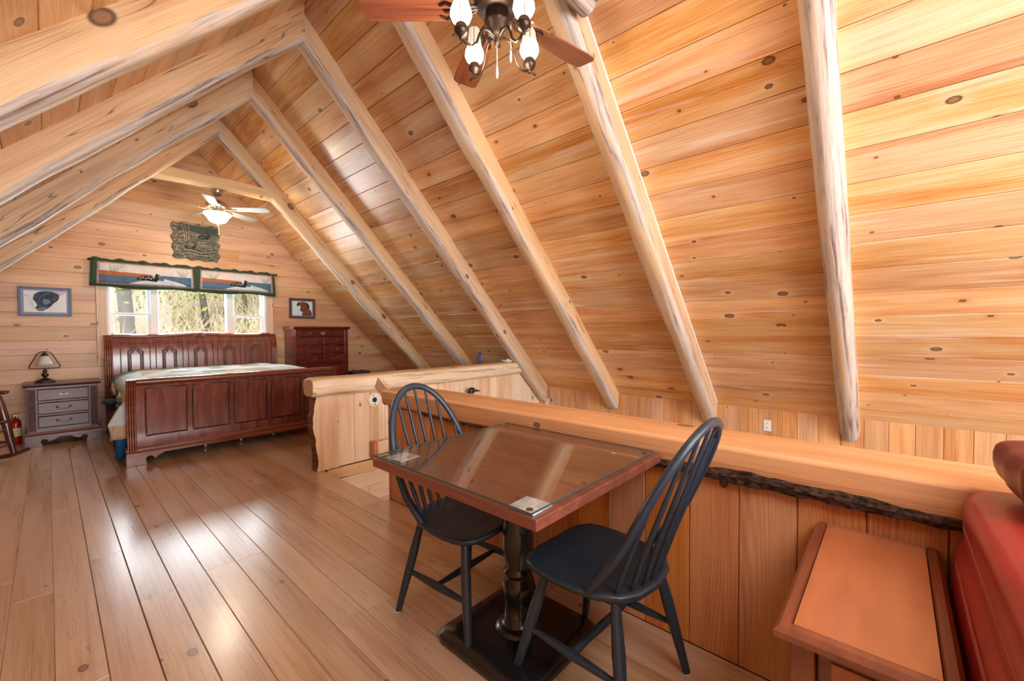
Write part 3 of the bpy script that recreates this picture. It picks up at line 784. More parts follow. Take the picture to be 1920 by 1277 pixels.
def curved_panel(mb, x0, x1, z0, z1, yf, off, th, n=8, ch=.008):
    """slab following a front curve, proud by off, with chamfered rim"""
    zs = [z0+(z1-z0)*i/n for i in range(n+1)]
    back = [[(x, yf(z)+th, z) for x in (x0, x1)] for z in zs]
    fr_ = []
    for i, z in enumerate(zs):
        zc = z+(ch if i == 0 else -ch if i == n else 0)
        fr_.append([(x0, yf(z), z), (x0+ch, yf(zc)-off, zc), (x1-ch, yf(zc)-off, zc), (x1, yf(z), z)])
    for k in range(3): mb.add([p for r in fr_ for p in (r[k], r[k+1])], [(2*i, 2*i+1, 2*i+3, 2*i+2) for i in range(n)], 0, k == 1)
    mb.add(fr_[0], [(0, 1, 2, 3)]); mb.add(fr_[-1], [(3, 2, 1, 0)])
    return mb
def ring_path(x0, x1, z0, z1, yf, off, n=6):
    zs = [z0+(z1-z0)*i/n for i in range(n+1)]
    return [(x0, yf(z)-off, z) for z in zs]+[(x1, yf(z)-off, z) for z in zs[::-1]]
# footboard
fb = MB(); zs = [.14+.70*i/18 for i in range(19)]
prof = [(fy(z), z) for z in zs]+[(fy(z)+.05, z) for z in zs[::-1]]
sweep_x(fb, prof, .575, 2.545)
fbo = fb.build('footboard', M['cherry'], bed)
tr = MB(); cz = .835
tr.rings([[(x, 5.603+math.cos(a)*.042, cz+math.sin(a)*.034) for a in [2*math.pi*k/16 for k in range(16)]] for x in (.578, 2.542)], True, True)
tr.build('top_roll', M['cherryx'], bed)
for i in range(5):
    x0 = .655+.39*i; x1 = x0+.332
    curved_panel(MB(), x0, x1, .285, .765, fy, .006, .01).build('panel', M['cherry'], bed)
    MB().tube(ring_path(x0-.004, x1+.004, .281, .769, fy, .001), .006, 6, loop=True).build('panel_moulding', M['cherrydk'], bed)
def reeded_post(x0, x1, zs_, yf, dep, nm, cap=True):
    mb = MB(); nr = 4; wr = (x1-x0)/nr
    for k in range(nr):
        xc = x0+wr*(k+.5)
        mb.tube([(xc, yf(z)-.002, z) for z in zs_], wr*.52, 8)
    mb.rings([[(x0+.004, yf(z), z), (x1-.004, yf(z), z), (x1-.004, yf(z)+dep, z), (x0+.004, yf(z)+dep, z)] for z in zs_], True, True, 0, False)
    return mb
zp = [.13+.735*i/16 for i in range(17)]
for xa, xb in ((.503, .578), (2.542, 2.617)):
    reeded_post(xa, xb, zp, lambda z: fy(z)-.012, .07, 'post').build('post', M['cherryx'], bed)
bm_ = MB()
bp = [(5.60, .10), (5.60, .125), (5.612, .14), (5.612, .165), (5.622, .185), (5.69, .185), (5.69, .10)]
sweep_x(bm_, bp, .495, 2.625, sm=False); bm_.build('base_moulding', M['cherryx'], bed)
def bracket_foot(x0, dirx):
    pts = [(0, 0), (.16, 0), (.155, .03), (.15, .055), (.165, .08), (.195, .08), (.215, .055), (.225, .045), (.25, .07), (.29, .095), (.33, .102), (0, .102)]
    return MB().prism([(x0+dirx*a, b) for a, b in pts][::dirx], (0, 5.598, 0), (1, 0, 0), (0, 0, 1), (0, 1, 0), .05).box(min(x0, x0+dirx*.06), max(x0, x0+dirx*.06), 5.648, 5.76, 0, .102)
bracket_foot(.492, 1).build('foot', M['cherryx'], bed, bevel=.004); bracket_foot(2.628, -1).build('foot', M['cherryx'], bed, bevel=.004)
# side rails and far legs
for xa, xb in ((.535, .575), (2.545, 2.585)): MB().box(xa, xb, 5.68, 7.77, .20, .38).build('side_rail', M['cherryx'], bed, bevel=.004)
for x in (1.2, 1.56, 1.92): MB().lathe([(.018, 0), (.03, .01), (.02, .04), (.02, .2)], (x, 5.9, 0), 10).build('support_leg', M['nickel'], bed)
# headboard
hb = MB(); xs_ = [.575+1.95*i/40 for i in range(41)]
def crest(x):
    t = (x-1.55)/.975
    return 1.318+.030*math.cos(min(1, abs(t)/.62)*math.pi)*.5+.015+(.010 if abs(t) > .8 else 0)
zr = [0, .2, .4, .6, .8, 1.0, 1.1, 1.2]
front = []; 
for x in xs_:
    c = crest(x); z_ = [.1+(c-.03-.1)*k/12 for k in range(13)]
    f_ = [(x, hy(z), z) for z in z_]; top = [(x, hy(c)-.01, c-.012), (x, hy(c)+.01, c), (x, hy(c)+.035, c-.006)]
    b_ = [(x, hy(z)+.05, z) for z in z_[::-1]]
    front.append(f_+top+b_)
hb.rings(front, True, True, 0, True); hb.build('headboard', M['cherry'], bed)
cr = MB()
cr.tube([(x, hy(crest(x))-.012, crest(x)-.035) for x in xs_], .030, 10, flat=.9); cr.build('crest_roll', M['cherryx'], bed)
for i in range(5):
    x0 = .655+.37*i; x1 = x0+.305; zc0, zc1 = .62, 1.195
    MB().tube(ring_path(x0, x1, zc0, zc1, hy, .0), .006, 6, loop=True).build('panel_moulding', M['cherrydk'], bed)
    xm = (x0+x1)/2
    for hw, top, r, mt in ((.078, 1.135, .007, 'cherrydk'), (.064, 1.118, .006, 'cherryx'), (.050, 1.10, .006, 'cherrydk')):
        sh = top-.045
        pth = [(xm-hw, z) for z in (.70, .85, 1.0, sh-.01)]+[(xm-hw+.006, sh), (xm-hw*.62, sh+.006), (xm-hw*.45, sh+.030), (xm-hw*.2, top-.004), (xm, top), (xm+hw*.2, top-.004), (xm+hw*.45, sh+.030), (xm+hw*.62, sh+.006), (xm+hw-.006, sh)]+[(xm+hw, z) for z in (sh-.01, 1.0, .85, .70)]
        MB().tube([(x, hy(z)-.002, z) for x, z in pth], r, 6, loop=True).build('arch_moulding', M[mt], bed)
zh = [.0+1.305*i/16 for i in range(17)]
for xa, xb in ((.495, .578), (2.522, 2.605)):
    reeded_post(xa, xb, zh, lambda z: hy(z)-.015, .08, 'post').build('post', M['cherryx'], bed)
sh_ = MB()
for k in range(11):
    a = math.pi*(k+.0)/10; c0 = Vector((1.55, hy(1.29)-.03, 1.285)); 
    d = Vector((math.cos(a), 0, math.sin(a)*.72)); sh_.tube([c0+d*.022, c0+d*.05, c0+d*.082], [.004, .008, .005], 6)
sh_.ball((1.55, hy(1.29)-.028, 1.285), (.018, .01, .014)); sh_.build('shell_carving', M['cherryx'], bed)

# mattress and bedding
MB().box(.585, 2.535, 5.70, 7.745, .385, .70).build('mattress', M['cream'], None, bevel=.05, seg=3)
mt = bpy.data.objects['mattress']
for v in mt.data.vertices: v.co -= Vector((1.56, 6.72, .385))
mt.location = (1.56, 6.72, .385); tag(mt, 'thick mattress under the patchwork quilt', 'mattress')
qm = MB(); NY, grid = 40, []
for j in range(NY+1):
    v = j/NY; y = 5.705+(7.735-5.705)*v
    flare = max(0, 1-v/.34)**1.1                  # hem swings out by the footboard
    hem = .50+.10*v-.24*flare+.02*math.sin(v*23); out = .555-.145*flare-.018*math.sin(v*17)
    row = [(out-.01, hem), (out+.005, hem+.10), (.553-.05*flare, .60), (.558-.01*flare, .66), (.572, .715), (.61, .758), (.68, .788), (.80, .812)]
    top = .828+.012*math.sin(v*5)
    row += [(.95+1.2*k/12, top+.010*noise.noise(Vector((k*.5, v*4, 1)))) for k in range(13)]
    row += [(2.30, top+.012), (2.42, .815), (2.49, .785), (2.538, .74), (2.556, .68), (2.56, .6), (2.565, .50)]
    grid.append([(x, y+.004*math.sin(k), z+.004*noise.noise(Vector((x*9, y*9, 2)))) for k, (x, z) in enumerate(row)])
qm.rings(grid, False, False, 0, True)
fl = []
for i in range(9):
    u = i/8
    a_ = Vector((.560, 5.712, .66)).lerp(Vector((.540, 5.716, .27)), u); b_ = Vector((.47, 5.725, .60)).lerp(Vector((.375, 5.74, .42)), min(1, u*1.6)) if u < .62 else Vector((.375, 5.74, .42)).lerp(Vector((.405, 5.735, .265)), (u-.62)/.38)
    fl.append([tuple(a_.lerp(b_, k/6)+Vector((0, -.006*math.sin(k*1.6+i*.5), 0))) for k in range(7)])
qm.rings(fl, False, False, 0, True)
qo = qm.build('quilt', M['quilt'], None, fix=False)
for v in qo.data.vertices: v.co -= Vector((1.56, 6.72, .70))
qo.location = (1.56, 6.72, .70); sd_ = qo.modifiers.new('thick', 'SOLIDIFY'); sd_.thickness = .012; sd_.offset = 1
tag(qo, 'patchwork quilt in sage, cream and peach spread over the bed', 'quilt')
sk = MB(); grid = []
for j in range(41):
    v = j/40; y = 5.70+1.0*v
    x = .505+.012*math.sin(v*40)
    grid.append([(x-.02-.03*(1-v), y, .045+.35*max(0, v-.5)**2), (x-.008, y, .2), (.53, y, .38), (.56, y, .40)])
sk.rings(grid, False, False)
sk.rings([[(.565-.135*k/8, 5.735+.008*math.sin(k*1.9), z_) for z_ in (.05+.02*k/8, .2, .36)] for k in range(9)], False, False)
so = sk.build('bed_skirt', M['skirt'], None, fix=False)
for v in so.data.vertices: v.co -= Vector((.52, 6.1, .05))
so.location = (.52, 6.1, .05); s2 = so.modifiers.new('thick', 'SOLIDIFY'); s2.thickness = .005
tag(so, 'blue bed skirt hanging by the left corner of the footboard', 'bed skirt')
bl = MB().ball((.49, 7.05, .50), (.075, .20, .035)).ball((.50, 7.12, .44), (.04, .16, .07))
one('folded_blanket', bl, M['darkblue'], 'navy blanket edge tucked out beside the headboard end of the bed', 'blanket', (.5, 7.1, .38))

# ------------------------------------------------------------------ nightstand
ns = thing('nightstand', 'dark cherry nightstand with three drawers left of the bed', 'nightstand', (.113, 7.68, 0))
nx0, nx1, ny0, ny1 = -.185, .41, 7.475, 7.91
MB().box(nx0, nx1, ny0, ny1, .14, .70).build('body', M['nightw'], ns, bevel=.003)
tp = [(ny0-.03, .722), (ny0-.026, .74), (ny1, .74), (ny1, .70), (ny0-.004, .70), (ny0-.012, .708)]
MB().rings([[(x, y, z) for y, z in tp] for x in (nx0-.028, nx1+.028)], True, True, 0, False).build('top', M['nightw'], ns, bevel=.003)
def drawer(parent, x0, x1, z0, z1, y, mat, handle, hm='brass', hs=1., bev=.006):
    d = MB().box(x0, x1, y-.012, y+.01, z0, z1).build('drawer', mat, parent, bevel=bev)
    MB().tube([(x0-.003, y-.001, z0-.003), (x1+.003, y-.001, z0-.003), (x1+.003, y-.001, z1+.003), (x0-.003, y-.001, z1+.003)], .004, 5, loop=True).build('drawer_edge', M['cherrydk'], d)
    xm, zm_ = (x0+x1)/2, (z0+z1)/2; yy = y-.012
    h = MB()
    if handle == 'bail':
        w_ = .045*hs
        for sx in (-1, 1): h.lathe([(.013*hs, 0), (.013*hs, .004), (.006*hs, .008), (.006*hs, .02)], (0, 0, 0), 8)
        h = MB()
        for sx in (-1, 1):
            h.tube([(xm+sx*w_, yy, zm_+.008), (xm+sx*w_, yy-.02, zm_+.008)], [.011*hs, .006*hs], 8)
            h.ball((xm+sx*w_, yy-.02, zm_+.008), .008*hs, 8, 6)
        h.tube([(xm-w_, yy-.02, zm_+.008), (xm-w_*.8, yy-.022, zm_-.008), (xm-w_*.5, yy-.022, zm_-.018*hs), (xm-w_*.25, yy-.022, zm_-.014*hs), (xm, yy-.022, zm_-.018*hs), (xm+w_*.25, yy-.022, zm_-.014*hs), (xm+w_*.5, yy-.022, zm_-.018*hs), (xm+w_*.8, yy-.022, zm_-.008), (xm+w_, yy-.02, zm_+.008)], .0042*hs, 6)
        h.build('handle', M[hm], d)
    elif handle == 'knob':
        h.tube([(xm, yy, zm_), (xm, yy-.012, zm_), (xm, yy-.02, zm_), (xm, yy-.028, zm_)], [.006, .006, .014, .008], 10)
        h.prism([(xm-.045, zm_), (xm-.015, zm_-.009), (xm+.015, zm_-.009), (xm+.045, zm_), (xm+.015, zm_+.009), (xm-.015, zm_+.009)], (0, yy, 0), (1, 0, 0), (0, 0, 1), (0, -1, 0), .003)
        h.build('knob', M[hm], d)
    return d
for i, (z0, z1, hd) in enumerate(((.535, .665, 'knob'), (.375, .505, 'bail'), (.215, .345, 'bail'))):
    drawer(ns, -.10, .325, z0, z1, ny0, M['nightw'], hd, hs=1.25)
for xa in (nx0+.003, nx1-.073):
    mb = MB().box(xa, xa+.07, ny0-.006, ny0+.002, .165, .69)
    for k in range(5): mb.tube([(xa+.010+.0125*k, ny0-.006, .18), (xa+.010+.0125*k, ny0-.006, .675)], .0055, 6)
    mb.build('pilaster', M['nightw'], ns)
bp = [(ny0-.012, .145), (ny0-.024, .125), (ny0-.030, .10), (ny1, .10), (ny1, .165), (ny0-.006, .165)]
MB().rings([[(x, y, z) for y, z in bp] for x in (nx0-.022, nx1+.022)], True, True, 0, False).build('base_moulding', M['nightw'], ns, bevel=.002)
ap = [(nx0-.025, 0), (nx0+.115, 0), (nx0+.11, .03), (nx0+.10, .055), (nx0+.115, .078), (nx0+.145, .078), (nx0+.16, .055), (nx0+.17, .045), (nx0+.21, .06), (nx0+.25, .085), (.1125, .092)]
ap = ap+[(.225-x, z) for x, z in ap[:-1][::-1]]+[(nx1+.025, .105), (nx0-.025, .105)]
MB().prism(ap, (0, ny0-.030, 0), (1, 0, 0), (0, 0, 1), (0, 1, 0), .025).box(nx0-.02, nx0+.0, ny0-.004, ny1, 0, .10).box(nx1, nx1+.02, ny0-.004, ny1, 0, .10).build('apron', M['nightw'], ns, bevel=.002)
# lamp
lx, ly, lz = -.035, 7.66, .74
lp = thing('table_lamp', 'bronze table lamp with white glass shade hung in a wire loop', 'lamp', (lx, ly, lz))
MB().lathe([(.088, 0), (.09, .012), (.075, .026), (.045, .04), (.03, .05)], (lx, ly, lz), 24).build('base', M['bronze'], lp)
MB().lathe([(.016, .048), (.014, .06), (.028, .075), (.034, .09), (.028, .105), (.013, .118), (.020, .128), (.022, .138), (.010, .152), (.008, .165)], (lx, ly, lz), 18).build('stem', M['bronze'], lp)
cp = [(-.10, .168), (-.12, .172), (-.128, .19), (-.115, .225), (-.085, .29), (-.06, .345), (-.04, .365), (0, .372), (.04, .365), (.06, .345), (.085, .29), (.115, .225), (.128, .19), (.12, .172), (.10, .168), (0, .166)]
MB().tube([(lx+a, ly, lz+b) for a, b in cp], .006, 8, loop=True).build('wire_loop', M['bronze'], lp)
MB().lathe([(.006, .37), (.010, .355), (.028, .345), (.034, .325), (.034, .312)], (lx, ly, lz), 16).build('shade_cap', M['bronze'], lp)
MB().lathe([(.036, .318), (.05, .28), (.066, .24), (.086, .207), (.083, .207), (.06, .245), (.034, .31)], (lx, ly, lz), 24, cap=False).build('lamp_shade', M['shade'], lp)

# ------------------------------------------------------------------ chest of drawers
ch = thing('chest_of_drawers', 'tall red cherry chest of drawers right of the bed', 'chest', (3.25, 7.7, 0))
cx0, cx1, cy0, cy1 = 2.79, 3.72, 7.475, 7.93
MB().box(cx0, cx1, cy0, cy1, .08, 1.385).build('body', M['chest'], ch, bevel=.003)
tp = [(cy0-.035, 1.41), (cy0-.035, 1.43), (cy1, 1.43), (cy1, 1.38), (cy0-.004, 1.38), (cy0-.018, 1.395)]
MB().rings([[(x, y, z) for y, z in tp] for x in (cx0-.03, cx1+.03)], True, True, 0, False).build('top', M['chest'], ch, bevel=.003)
for xa in (cx0+.003, cx1-.068):
    mb = MB().box(xa, xa+.065, cy0-.008, cy0+.002, .12, 1.37); mb.build('pilaster', M['chest'], ch, bevel=.004)
drawer(ch, 2.865, 3.645, 1.26, 1.365, cy0, M['chest'], 'none')
d0 = [o for o in ch.children if o.name.startswith('drawer')][-1]
fan_ = MB()
for k in range(9):
    a = math.pi*(.08+.84*k/8); c0 = Vector((3.255, cy0-.018, 1.285)); d = Vector((math.cos(a), 0, math.sin(a)))
    fan_.tube([c0, c0+d*.03, c0+d*.06], [.004, .008, .004], 6)
fan_.build('shell_carving', M['brass'], d0)
kn = MB()
for xk in (3.03, 3.49):
    kn = MB(); kn.ball((xk, cy0-.026, 1.312), .014, 10, 6); kn.prism([(xk-.045, 1.312), (xk-.012, 1.304), (xk+.012, 1.304), (xk+.045, 1.312), (xk+.012, 1.32), (xk-.012, 1.32)], (0, cy0-.012, 0), (1, 0, 0), (0, 0, 1), (0, -1, 0), .004); kn.build('knob', M['brass'], d0)
zrow = [1.245, 1.10, .945, .79, .60]
for r in range(3):
    z1, z0 = zrow[r]-.006, zrow[r+1]+.006
    for xa, xb in ((2.865, 3.243), (3.267, 3.645)): drawer(ch, xa, xb, z0, z1, cy0, M['chest'], 'bail', hs=1.3)
for z0, z1 in ((.56, .76), (.34, .54), (.13, .32)): drawer(ch, 2.865, 3.645, z0, z1, cy0, M['chest'], 'bail', hs=1.3)
MB().box(cx0-.02, cx1+.02, cy0-.02, cy1, 0, .10).build('plinth', M['chest'], ch, bevel=.006)
# dark box beside the chest
gb = thing('storage_box', 'dark grey box standing right of the cherry chest', 'box', (3.95, 7.55, 0))
MB().box(3.80, 4.11, 7.42, 7.72, 0, .54).build('body', M['greybox'], gb, bevel=.01)
MB().prism([(3.79, .54), (4.12, .54), (4.125, .60), (4.04, .585), (3.95, .605), (3.86, .585), (3.785, .59)], (0, 7.41, 0), (1, 0, 0), (0, 0, 1), (0, 1, 0), .32).build('lid', M['greybox'], gb, bevel=.006)

# ------------------------------------------------------------------ wall hangings
def dots(poly, s=1., o=(0, 0)): return [(o[0]+x*s, o[1]+y*s) for x, y in poly]
def picture(name, label, x0, x1, z0, z1, fw_, mw, fm_, mm, pm):
    p = thing(name, label, 'picture', ((x0+x1)/2, YB-.01, z0), 'framed dog portraits'); y1_ = YB-.002; y0_ = y1_-.022
    MB().box(x0, x0+fw_, y0_, y1_, z0, z1).box(x1-fw_, x1, y0_, y1_, z0, z1).box(x0+fw_, x1-fw_, y0_, y1_, z0, z0+fw_).box(x0+fw_, x1-fw_, y0_, y1_, z1-fw_, z1).build('frame', M[fm_], p, bevel=.003)
    MB().box(x0+fw_, x1-fw_, y1_-.010, y1_, z0+fw_, z1-fw_).build('mat_board', M[mm], p)
    k = fw_+mw
    pr_ = MB().box(x0+k, x1-k, y1_-.012, y1_-.010, z0+k, z1-k).build('print', M[pm], p)
    return p, pr_, y1_-.012
def flat(parent, poly, y, mat, name, th=.0012):
    return MB().prism(poly, (0, y, 0), (1, 0, 0), (0, 0, 1), (0, -1, 0), th).build(name, mat, parent)
pA, prA, yA = picture('framed_picture', 'blue framed drawing of a black dog on the wall left of the window', -.243, .214, 1.553, 1.917, .022, .026, 'frameA', 'matA', 'paper')
flat(prA, [(.02, 1.868), (.163, 1.866), (.15, 1.84), (.09, 1.80), (.03, 1.84)], yA, M['pinkprint'], 'pink_patch')
flat(prA, [(-.12, 1.76), (-.11, 1.82), (-.085, 1.845), (-.06, 1.862), (.0, 1.868), (.06, 1.858), (.10, 1.83), (.105, 1.79), (.09, 1.75), (.05, 1.71), (.035, 1.68), (.0, 1.645), (-.04, 1.615), (-.08, 1.618), (-.10, 1.65), (-.085, 1.69), (-.10, 1.73)], yA-.0012, M['dogblk'], 'dog_head')
flat(prA, [(-.09, 1.64), (-.05, 1.66), (-.02, 1.665), (.0, 1.65), (-.04, 1.622), (-.075, 1.622)], yA-.0024, M['doggrey'], 'muzzle')
flat(prA, [(-.04, 1.75), (-.02, 1.77), (.01, 1.765), (.03, 1.73), (.0, 1.70), (-.03, 1.70)], yA-.0024, M['doggrey'], 'cheek')
for ex in ((-.05, 1.755), (.045, 1.735)): flat(prA, [(ex[0]-.012, ex[1]), (ex[0], ex[1]-.008), (ex[0]+.012, ex[1]), (ex[0], ex[1]+.008)], yA-.0036, M['ink'], 'eye')
for k in range(4): flat(prA, [(-.19+.02*k, 1.82-.04*k), (-.14+.012*k, 1.79-.05*k), (-.135+.012*k, 1.786-.05*k), (-.185+.02*k, 1.81-.04*k)], yA-.0012, M['twig'], 'pencil_stroke')
pB, prB, yB_ = picture('framed_picture', 'dark framed drawing of a brown dog above the cherry chest', 2.878, 3.325, 1.583, 1.940, .028, .022, 'frameB', 'matB', 'paperB')
flat(prB, [(3.09, 1.634), (3.27, 1.634), (3.268, 1.68), (3.24, 1.74), (3.20, 1.77), (3.12, 1.75), (3.10, 1.69)], yB_, M['dogbrn'], 'dog_body')
flat(prB, [(3.03, 1.84), (3.06, 1.875), (3.12, 1.885), (3.18, 1.87), (3.205, 1.82), (3.19, 1.76), (3.15, 1.715), (3.10, 1.70), (3.065, 1.715), (3.06, 1.75), (3.075, 1.79)], yB_-.0012, M['dogbrn'], 'dog_head')
flat(prB, [(3.0, 1.82), (3.02, 1.865), (3.06, 1.875), (3.05, 1.83), (3.02, 1.79)], yB_-.0024, M['dogdk'], 'ear')
flat(prB, [(3.17, 1.87), (3.205, 1.85), (3.225, 1.80), (3.22, 1.75), (3.195, 1.77), (3.18, 1.82)], yB_-.0024, M['dogdk'], 'ear')
flat(prB, [(3.06, 1.745), (3.085, 1.755), (3.095, 1.738), (3.075, 1.725)], yB_-.0024, M['dogdk'], 'nose')
for ex in ((3.085, 1.805), (3.13, 1.80)): flat(prB, [(ex[0]-.009, ex[1]), (ex[0], ex[1]-.007), (ex[0]+.009, ex[1]), (ex[0], ex[1]+.007)], yB_-.0024, M['ink'], 'eye')

# carved relief of water birds
cv = thing('wood_carving', 'carved wooden relief of birds and reeds high above the window', 'carving', (1.55, YB-.01, 2.44))
out = []
rc = random.Random(8)
def edge(p, q, n, amp):
    for i in range(n):
        t = i/n; x = p[0]+(q[0]-p[0])*t; z = p[1]+(q[1]-p[1])*t
        nx_, nz_ = (q[1]-p[1]), -(q[0]-p[0]); L = math.hypot(nx_, nz_); k = amp*math.sin(t*math.pi*7+p[0]*9)+rc.uniform(-.006, .006)
        out.append((x+nx_/L*k, z+nz_/L*k))
edge((1.27, 2.455), (1.84, 2.44), 16, .012); edge((1.84, 2.44), (1.85, 2.99), 14, .016); edge((1.85, 2.99), (1.26, 2.985), 14, .012); edge((1.26, 2.985), (1.27, 2.455), 14, .018)
MB().prism(out, (0, YB-.002, 0), (1, 0, 0), (0, 0, 1), (0, -1, 0), .035).build('panel', M['carve'], cv, bevel=.006)
yc_ = YB-.037
MB().prism([(1.30, 2.90), (1.42, 2.955), (1.62, 2.965), (1.82, 2.95), (1.825, 2.86), (1.7, 2.85), (1.5, 2.87), (1.38, 2.86)], (0, yc_, 0), (1, 0, 0), (0, 0, 1), (0, -1, 0), .006).build('treeline', M['carvegrn'], cv)
for k, (xk, dx) in enumerate(((1.375, .0), (1.40, .01), (1.425, .03))): MB().tube([(xk+.03, yc_-.006, 2.74), (xk+.02+dx*.5, yc_-.008, 2.85), (xk+dx, yc_-.008, 2.955)], [.007, .006, .004], 6).build('reed', M['carvelt'], cv)
def bird(x, z, s, fl):
    b = MB(); b.ball((x, yc_-.004, z), (.07*s, .014, .028*s), 12, 8); b.tube([(x-fl*.055*s, yc_-.008, z+.01*s), (x-fl*.075*s, yc_-.01, z+.045*s), (x-fl*.06*s, yc_-.01, z+.07*s)], [.014*s, .010*s, .013*s], 8); b.tube([(x-fl*.06*s, yc_-.01, z+.07*s), (x-fl*.02*s, yc_-.012, z+.078*s)], [.009*s, .002], 6)
    b.prism([(x-.02*s, z+.02*s), (x+.06*s, z+.015*s), (x+fl*.02*s, z+.08*s)], (0, yc_-.006, 0), (1, 0, 0), (0, 0, 1), (0, -1, 0), .008)
    b.build('bird', M['duckblk'], cv)
bird(1.64, 2.80, 1.0, -1); bird(1.47, 2.63, 1.0, -1)
for k in range(5): MB().tube([(1.30+.03*k, yc_-.002, 2.50+.022*k), (1.45, yc_-.006, 2.515+.025*k), (1.6, yc_-.004, 2.50+.02*k), (1.78-.02*k, yc_-.002, 2.515+.02*k)], [.003, .008, .006, .003], 6).build('ripple', M['carvelt'] if k % 2 else M['carve'], cv)

# ------------------------------------------------------------------ curtain rod and valances
rod = thing('curtain_rod', 'black curtain rod carrying the loon valances', 'curtain rod', (1.52, YB-.06, 2.30))
MB().tube([(.395, YB-.06, 2.318), (2.645, YB-.06, 2.318)], .008, 8).build('rod', M['ink'], rod)
for x, s_ in ((.395, -1), (2.645, 1)):
    MB().ball((x+s_*.012, YB-.06, 2.318), .017, 10, 8).build('finial', M['ink'], rod)
    MB().tube([(x-s_*.02, YB-.06, 2.318), (x-s_*.02, YB-.001, 2.318)], .006, 6).build('bracket', M['ink'], rod)
def vy(x, z): return YB-.074-.006*math.sin(x*26+z*3)-.004*math.sin(x*61)
def cloth(parent, name, mat, x0, x1, zlo, zhi, off, n=48, m=3, flare=0.):
    g = []
    for i in range(n+1):
        t = i/n; x = x0+(x1-x0)*t; a, b = zlo(t), zhi(t)
        g.append([(x+flare*(1-k/m)*(t-.5)*2, vy(x, a+(b-a)*k/m)-off, a+(b-a)*k/m) for k in range(m+1)])
    o = MB().rings(g, False, False, 0, True).build(name, mat, parent, fix=False)
    sd2 = o.modifiers.new('thick', 'SOLIDIFY'); sd2.thickness = .0015; sd2.offset = 0
    return o
def valance(x0, x1, label, seed):
    v = thing('valance', label, 'curtain', ((x0+x1)/2, YB-.07, 1.955), 'loon print valances')
    L = x1-x0; zt_ = 2.342; zb_ = 1.955
    cloth(v, 'green_border', M['green'], x0, x1, lambda t: zb_+.012*math.sin(t*9+seed), lambda t: zt_+.010*math.sin(t*31)+.006*math.sin(t*57), 0, 60, 4, .02)
    cloth(v, 'plaid_edging', M['plaid'], x0+.055, x1-.035, lambda t: zb_+.045, lambda t: zt_-.045, .003, flare=.012)
    a0, a1 = x0+.073, x1-.053; za, zb2 = zb_+.062, zt_-.062; H = zb2-za
    cloth(v, 'sky_print', M['cream'], a0, a1, lambda t: za, lambda t: zb2, .0055, flare=.01)
    cloth(v, 'shore_print', M['rust'], a0, a0+(a1-a0)*.55, lambda t: za+H*.34, lambda t: za+H*.62-H*.07*t, .0075)
    cloth(v, 'water_print', M['water'], a0, a1, lambda t: za, lambda t: za+H*(.40 if t < .5 else .40+.16*min(1, (t-.5)*6)-.03*t), .0095)
    cloth(v, 'wave_print', M['foam'], a0+L*.27, a0+L*.66, lambda t: za+.004, lambda t: za+.008+H*.24*math.sin(min(1, t*1.25)*math.pi*.62), .0115)
    cloth(v, 'wave_print', M['foam'], a0+L*.60, a0+L*.84, lambda t: za+.004, lambda t: za+.008+H*.34*(1-t)**.7, .0115)
    xl = a0+L*.52
    cloth(v, 'loon_body', M['ink'], xl-L*.19, xl+.015, lambda t: za+H*.22+.01*math.cos(t*3), lambda t: za+H*.26+H*.22*math.sin(t*math.pi)**.6, .0135, 20)
    cloth(v, 'loon_neck', M['ink'], xl-.01, xl+.028, lambda t: za+H*.26, lambda t: za+H*(.50+.14*math.sin(t*math.pi)), .0145, 8)
    cloth(v, 'loon_bill', M['ink'], xl+.02, xl+.062, lambda t: za+H*(.52+.02*t), lambda t: za+H*(.60-.07*t), .0145, 6)
    for k in range(6): cloth(v, 'loon_check', M['foam'], xl-L*.155+.028*k, xl-L*.155+.015+.028*k, lambda t: za+H*(.30+.05*(k%2)), lambda t: za+H*(.37+.05*(k%2)), .0150, 3, 1)
    for tx in (a0+L*.13, a0+L*.80):
        for k in range(5):
            an = (k-2)*.22; z0_ = za+H*.55
            MB().tube([(tx+.012*(k-2), vy(tx, z0_)-.011, z0_), (tx+.012*(k-2)+an*.05, vy(tx, z0_)-.011, z0_+.045), (tx+.01*(k-2)+an*.16, vy(tx, z0_)-.011, z0_+.10)], [.003, .0025, .0015], 5).build('twig_print', M['twig'], v)
    return v
valance(.40, 1.522, 'green bordered valance with a loon print, the longer one on the left', 1)
valance(1.532, 2.622, 'green bordered valance with a loon print, on the right beside the dog portrait', 2)
